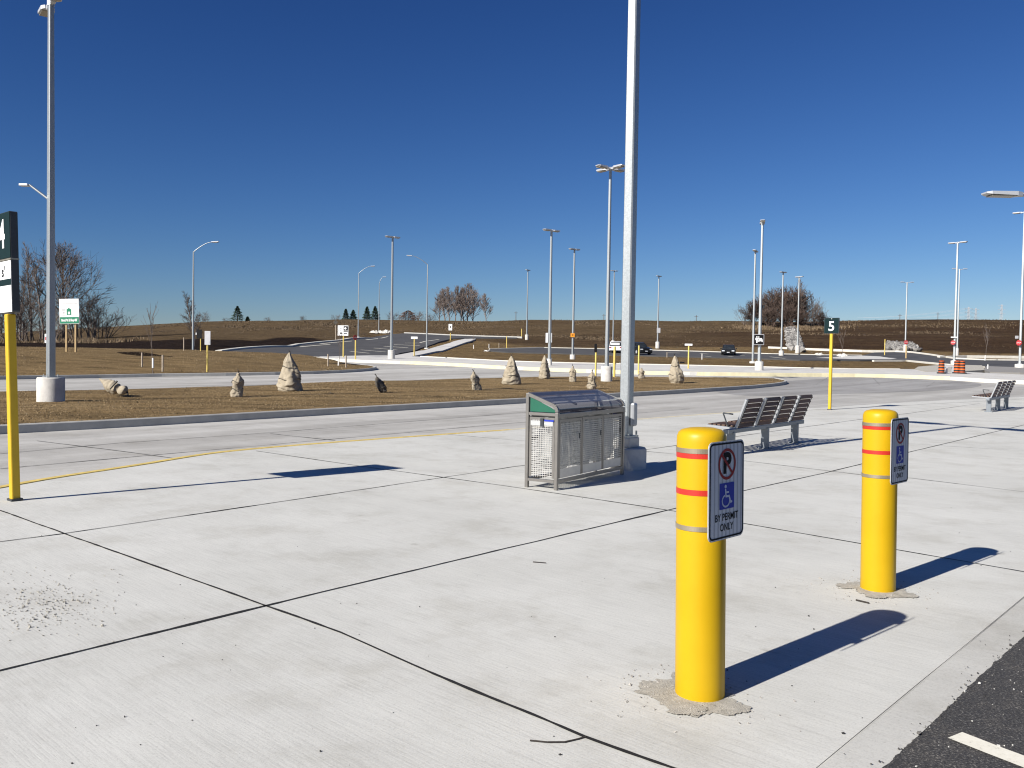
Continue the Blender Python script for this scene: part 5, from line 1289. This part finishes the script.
evergreen(345.6, 290, 308.8, 6.5, 'narrow dark evergreen, leftmost of four on the skyline')
evergreen(353, 292, 309.8, 8, 'broad dark evergreen beside the narrow one')
evergreen(366.8, 280, 306.5, 7.5, 'dark evergreen left of the small curved arm lamp')
evergreen(375, 284, 306.2, 8.5, 'tallest dark evergreen just left of the small curved arm lamp')
evergreen(408, 280, 310.4, 15, 'rust coloured rounded bush on the skyline', 'rustleaf', True)

# ------------------------------------------------------------------ far pylons, poles and wires
PY = []
def pylon(px, yt, Y, label):
    p = at(px, 330, Y); z = hz(p.x, Y); H = at(px, yt, Y).z-z; root = empty('power_pylon', (p.x, Y, z), 0, label, 'pylon', 'pylons beyond the hill')
    mb = MB(); w0, w1 = 1.7, .5
    for sx_ in (-1, 1):
        for sy_ in (-1, 1): mb.tube((sx_*w0, sy_*w0, 0), (sx_*w1*.6, sy_*w1*.6, H), .13, .10, 'signgrey', 4)
    n = 9
    for i in range(n):
        a, b_ = i/n, (i+1)/n; wa = w0+(w1*.6-w0)*a; wb2 = w0+(w1*.6-w0)*b_
        for sy_ in (-1, 1): mb.tube((-wa, sy_*wa, a*H), (wb2, sy_*wb2, b_*H), .05, .05, 'signgrey', 3); mb.tube((wa, sy_*wa, a*H), (-wb2, sy_*wb2, b_*H), .05, .05, 'signgrey', 3)
    mb.build('tower', root, fix=False)
    cm = MB()
    for f in (.80, .89, .97): cm = MB(); cm.bar((-2.6, 0, H*f), (2.6, 0, H*f), .22, .2, 'signgrey'); cm.build('crossarm', root); PY.append((Vector((p.x, Y, z)), H))
pylon(968, 307, 620, 'leftmost of three distant lattice pylons at the right'); pylon(975.3, 308, 680, 'middle distant lattice pylon at the right'); pylon(1001, 304.5, 600, 'tallest distant lattice pylon at the right')
pylon(1075, 303, 640, 'distant pylon beyond the right edge')
for px, yt, lab in [(899.5, 314, 'utility pole on the skyline left of the double armed lamp'), (937.5, 312.5, 'utility pole on the skyline left of the barrels'), (603.6, 314, 'tiny utility pole on the skyline left of the near lamp post'), (515.7, 311.5, 'tiny utility pole on the skyline left of the thin distant lamp'), (696, 315.2, 'tiny utility pole on the skyline right of the middle')]:
    p = at(px, 330, 420); z = hz(p.x, 420); H = at(px, yt, 420).z-z; root = empty('utility_pole', (p.x, 420, z), 0, lab, 'utility pole', 'utility poles on the skyline')
    mb = MB(); mb.tube((0, 0, 0), (0, 0, H), .2, .14, 'bark', 6); mb.build('post', root); mb = MB(); mb.box((0, 0, H*.95), (2.0, .12, .14), 'bark'); mb.build('crossarm', root)
wm = MB(); seq = [PY[0], PY[2], PY[3]]
st = [Vector((x_, 620, 0)) for x_ in (260,)]
prev = (Vector((at(860, 330, 700).x, 700, hz(200, 700))), PY[0][1]*.95)
for (a, ha), (b_, hb) in zip([prev]+seq, seq):
    for f in (.80, .89, .97):
        for sx_ in (-2.4, 2.4):
            A = a+Vector((sx_, 0, ha*f)); B = b_+Vector((sx_, 0, hb*f)); last = A
            for i in range(1, 13):
                t_ = i/12; q = A.lerp(B, t_)-Z3*3*4*t_*(1-t_)*.5; wm.tube(last, q, .05, .05, 'signgrey', 3, False); last = q
tag(wm.build('power_line', fix=False), 'faint power lines strung between the distant pylons', 'power line')

# ------------------------------------------------------------------ riprap slopes
def riprap(name, px, label, n, size):
    P = [GP(x, y, 0) for x, y in px]; mb = MB(); rn = random.Random(4)
    xs_ = [p[0] for p in px]; ys_ = [p[1] for p in px]
    def inside(x, y):
        c = False; j = len(px)-1
        for i in range(len(px)):
            if (px[i][1] > y) != (px[j][1] > y) and x < (px[j][0]-px[i][0])*(y-px[i][1])/(px[j][1]-px[i][1])+px[i][0]: c = not c
            j = i
        return c
    k = 0
    while k < n:
        x, y = rn.uniform(min(xs_), max(xs_)), rn.uniform(min(ys_), max(ys_))
        if not inside(x, y): continue
        k += 1; p = GP(x, y, 0); r = rn.uniform(*size); rm = Matrix.Rotation(rn.uniform(0, 6), 3, Vector((rn.random(), rn.random(), rn.random()+.1)))
        vs = [p+Z3*.1+rm @ (Vector(q)*r*rn.uniform(.7, 1.25)) for q in ((1, 0, 0), (-1, 0, 0), (0, 1, 0), (0, -1, 0), (0, 0, .8), (0, 0, -.8), (.6, .6, .5), (-.6, .5, .5))]
        mb.add(vs, [(0, 2, 6), (0, 6, 4), (6, 2, 4), (2, 1, 7), (2, 7, 4), (7, 1, 4), (1, 3, 4), (3, 0, 4), (2, 0, 5), (1, 2, 5), (3, 1, 5), (0, 3, 5)], 'riprap')
    o_ = mb.build(name, fix=True); tag(o_, label, 'rubble', kind='stuff')
riprap('riprap', [(785, 329), (794, 328), (797.5, 333), (801, 345), (802.5, 351), (789.5, 349)], 'pale grey riprap chute running down the hillside', 700, (.35, .6))
riprap('riprap', [(886.3, 343), (913, 343.3), (916, 346.5), (920, 350.5), (886.3, 350.3)], 'grey riprap slope behind the stop sign', 500, (.25, .45))
def rocks(name, px, label, n, sx_, mat, size=(.15, .4)):
    mb = MB(); rn = random.Random(8)
    for _ in range(n):
        p = GP(px[0]+rn.uniform(-sx_, sx_), px[1]+rn.uniform(-.6, .3), -.02); r = rn.uniform(*size); rm = Matrix.Rotation(rn.uniform(0, 6), 3, 'Z')
        mb.add([p+rm @ (Vector(q)*r*rn.uniform(.7, 1.2)) for q in ((1.4, 0, 0), (-1.4, 0, 0), (0, 1, 0), (0, -1, 0), (0, 0, .9), (0, 0, -.5))], [(0, 2, 4), (2, 1, 4), (1, 3, 4), (3, 0, 4), (2, 0, 5), (1, 2, 5), (3, 1, 5), (0, 3, 5)], mat)
    tag(mb.build(name), label, 'rubble', kind='stuff')
rocks('rubble_heap', (381, 333), 'pale rubble heap at the top of the parking lot', 60, 9, 'kerb_pale', (.3, .7))
rocks('rubble_heap', (819, 355), 'white rubble heap on the island left of the number 5 sign', 26, 3.0, 'kerb_pale', (.15, .32))
rocks('rubble_heap', (842, 356), 'pale rubble heap beside the number 5 sign post', 34, 3.5, 'kerb_pale', (.15, .35))
rocks('rubble_heap', (486, 351), 'small white stones at the end of the asphalt road', 8, 3.5, 'guard', (.08, .17))
# clods along the edge of the black soil at the left
mb = MB(); rn = random.Random(15)
# ------------------------------------------------------------------ grass blades
def blades(name, label, sampler, n, h, w, mat):
    mb = MB(); rn = random.Random(name); 
    k = 0; vs = []; fs = []
    while k < n:
        r = sampler(rn)
        if r is None: continue
        p, sc_ = r; hh = rn.uniform(*h)*sc_; ww = w*sc_; a = rn.uniform(0, 6.283); le = Vector((rn.gauss(0, .45), rn.gauss(0, .45), 1))*hh; d = Vector((math.cos(a), math.sin(a), 0))*ww
        i = len(vs); vs += [tuple(p-d), tuple(p+d), tuple(p+le)]; fs.append((i, i+1, i+2)); k += 1
    mb.add(vs, fs, mat); tag(mb.build(name, fix=False), label, 'grass', kind='stuff')
from bisect import bisect
def inpoly(poly, x, y):
    c = False; j = len(poly)-1
    for i in range(len(poly)):
        if (poly[i][1] > y) != (poly[j][1] > y) and x < (poly[j][0]-poly[i][0])*(y-poly[i][1])/(poly[j][1]-poly[i][1])+poly[i][0]: c = not c
        j = i
    return c
ix = [p[0] for p in isl]; iy = [p[1] for p in isl]
def s_island(rn):
    x = rn.uniform(min(ix), max(ix)); y = rn.uniform(min(iy), max(iy))
    if not inpoly(isl, x, y): return None
    n_ = noise.noise(Vector((x*.5, y*.5, 4)))
    if rn.random() > .55+n_: return None
    return Vector((x, y, hz(x, y)+.03+isl_bump(x, y))), 1
blades('dry_grass', 'short dry tan grass covering the planter lawn', s_island, 30000, (.008, .032), .012, 'blade')
def s_berm(rn):
    x = rn.uniform(-60, 0); y = rn.uniform(36, 88)
    if not inpoly(bpoly, x, y): return None
    return Vector((x, y, hz(x, y)+.03+berm_bump(x, y))), 1
blades('berm_grass', 'short dry grass covering the left berm', s_berm, 16000, (.02, .06), .02, 'blade')
def s_tall(rn):
    px = rn.gauss(96, 16) if rn.random() < .75 else rn.uniform(-10, 140); Y = rn.uniform(108, 121); x = (px-512)/F*Y
    if noise.noise(Vector((x*.15, Y*.1, 0))) < -.05: return None
    return Vector((x, Y, hz(x, Y)+toff(Y)-.1)), 1
blades('tall_grass', 'tall pale dry grass in front of the left thicket', s_tall, 1700, (.2, .7), .07, 'tall_blade')
def s_hill(rn):
    px = rn.uniform(150, 1030); t = rn.random(); Y = 122+120*t**1.4; x = (px-512)/F*Y
    if px < 420 and Y < (135 if px < 330 else 192): return None
    if Y < 150 and rn.random() < .6: return None
    n_ = noise.fractal(Vector((x*.06, Y*.06, 2)), 1, 2, 3)
    if n_ < -.1+.3*rn.random() or (px > 700 and rn.random() < .6): return None
    return Vector((x, Y, hz(x, Y)+toff(Y)-.25)), Y/170
blades('field_weeds', 'brown dry weeds scattered over the hillside field', s_hill, 42000, (.08, .32), .08, 'weed_blade')
def s_thick(rn):
    px = rn.gauss(786, 22); Y = rn.gauss(197, 4); x = (px-512)/F*Y
    if noise.noise(Vector((x*.12, Y*.2, 5))) < -.05: return None
    return Vector((x, Y, hz(x, Y)-.1)), 1
blades('pale_grass', 'pale dry grass below the hillside thicket', s_thick, 3000, (.25, .8), .09, 'tall_blade')

# ------------------------------------------------------------------ light
AZ, EL = R(48.5), R(31.8)
w = bpy.data.worlds.new('World'); sc.world = w; w.use_nodes = True; nt = w.node_tree
bg = nt.nodes['Background']; sky = nt.nodes.new('ShaderNodeTexSky'); sky.sky_type = 'NISHITA'; sky.sun_disc = False
sky.sun_elevation = EL; sky.sun_rotation = AZ+math.pi; sky.altitude = 300; sky.air_density = 1.0; sky.dust_density = .15; sky.ozone_density = 2.0
sp_ = N(nt, 'ShaderNodeSeparateColor'); L(nt, mixc(nt, 1.0, sky.outputs[0], (.70, .90, 1.15), 'MULTIPLY'), sp_.inputs[0]); cb_ = N(nt, 'ShaderNodeCombineColor')
for i_, (e_, k_) in enumerate(((1.66, .316), (1.43, .36), (1.23, .54))):   # clear, dry air: a deeper and steeper blue than the stock sky
    pw = N(nt, 'ShaderNodeMath', operation='POWER'); L(nt, sp_.outputs[i_], pw.inputs[0]); pw.inputs[1].default_value = e_
    ml = N(nt, 'ShaderNodeMath', operation='MULTIPLY'); L(nt, pw.outputs[0], ml.inputs[0]); ml.inputs[1].default_value = k_; L(nt, ml.outputs[0], cb_.inputs[i_])
L(nt, cb_.outputs[0], bg.inputs[0]); bg.inputs[1].default_value = .05
sd_ = bpy.data.lights.new('sun', 'SUN'); sd_.energy = 5.0; sd_.angle = R(.53); sd_.color = (1, .955, .89)
so = bpy.data.objects.new('sun', sd_); COL.objects.link(so)
dirv = Vector((math.sin(AZ)*math.cos(EL), math.cos(AZ)*math.cos(EL), -math.sin(EL))); so.rotation_euler = dirv.to_track_quat('-Z', 'Y').to_euler()
vs_ = sc.view_settings; sc.display_settings.display_device = 'sRGB'; vs_.view_transform = 'Standard'; vs_.look = 'None'; vs_.exposure = .62; vs_.gamma = 1; vs_.use_curve_mapping = False
sc.cycles.use_denoising = True; sc.cycles.filter_width = 1.15
sc.cycles.max_bounces = 6; sc.cycles.transparent_max_bounces = 16
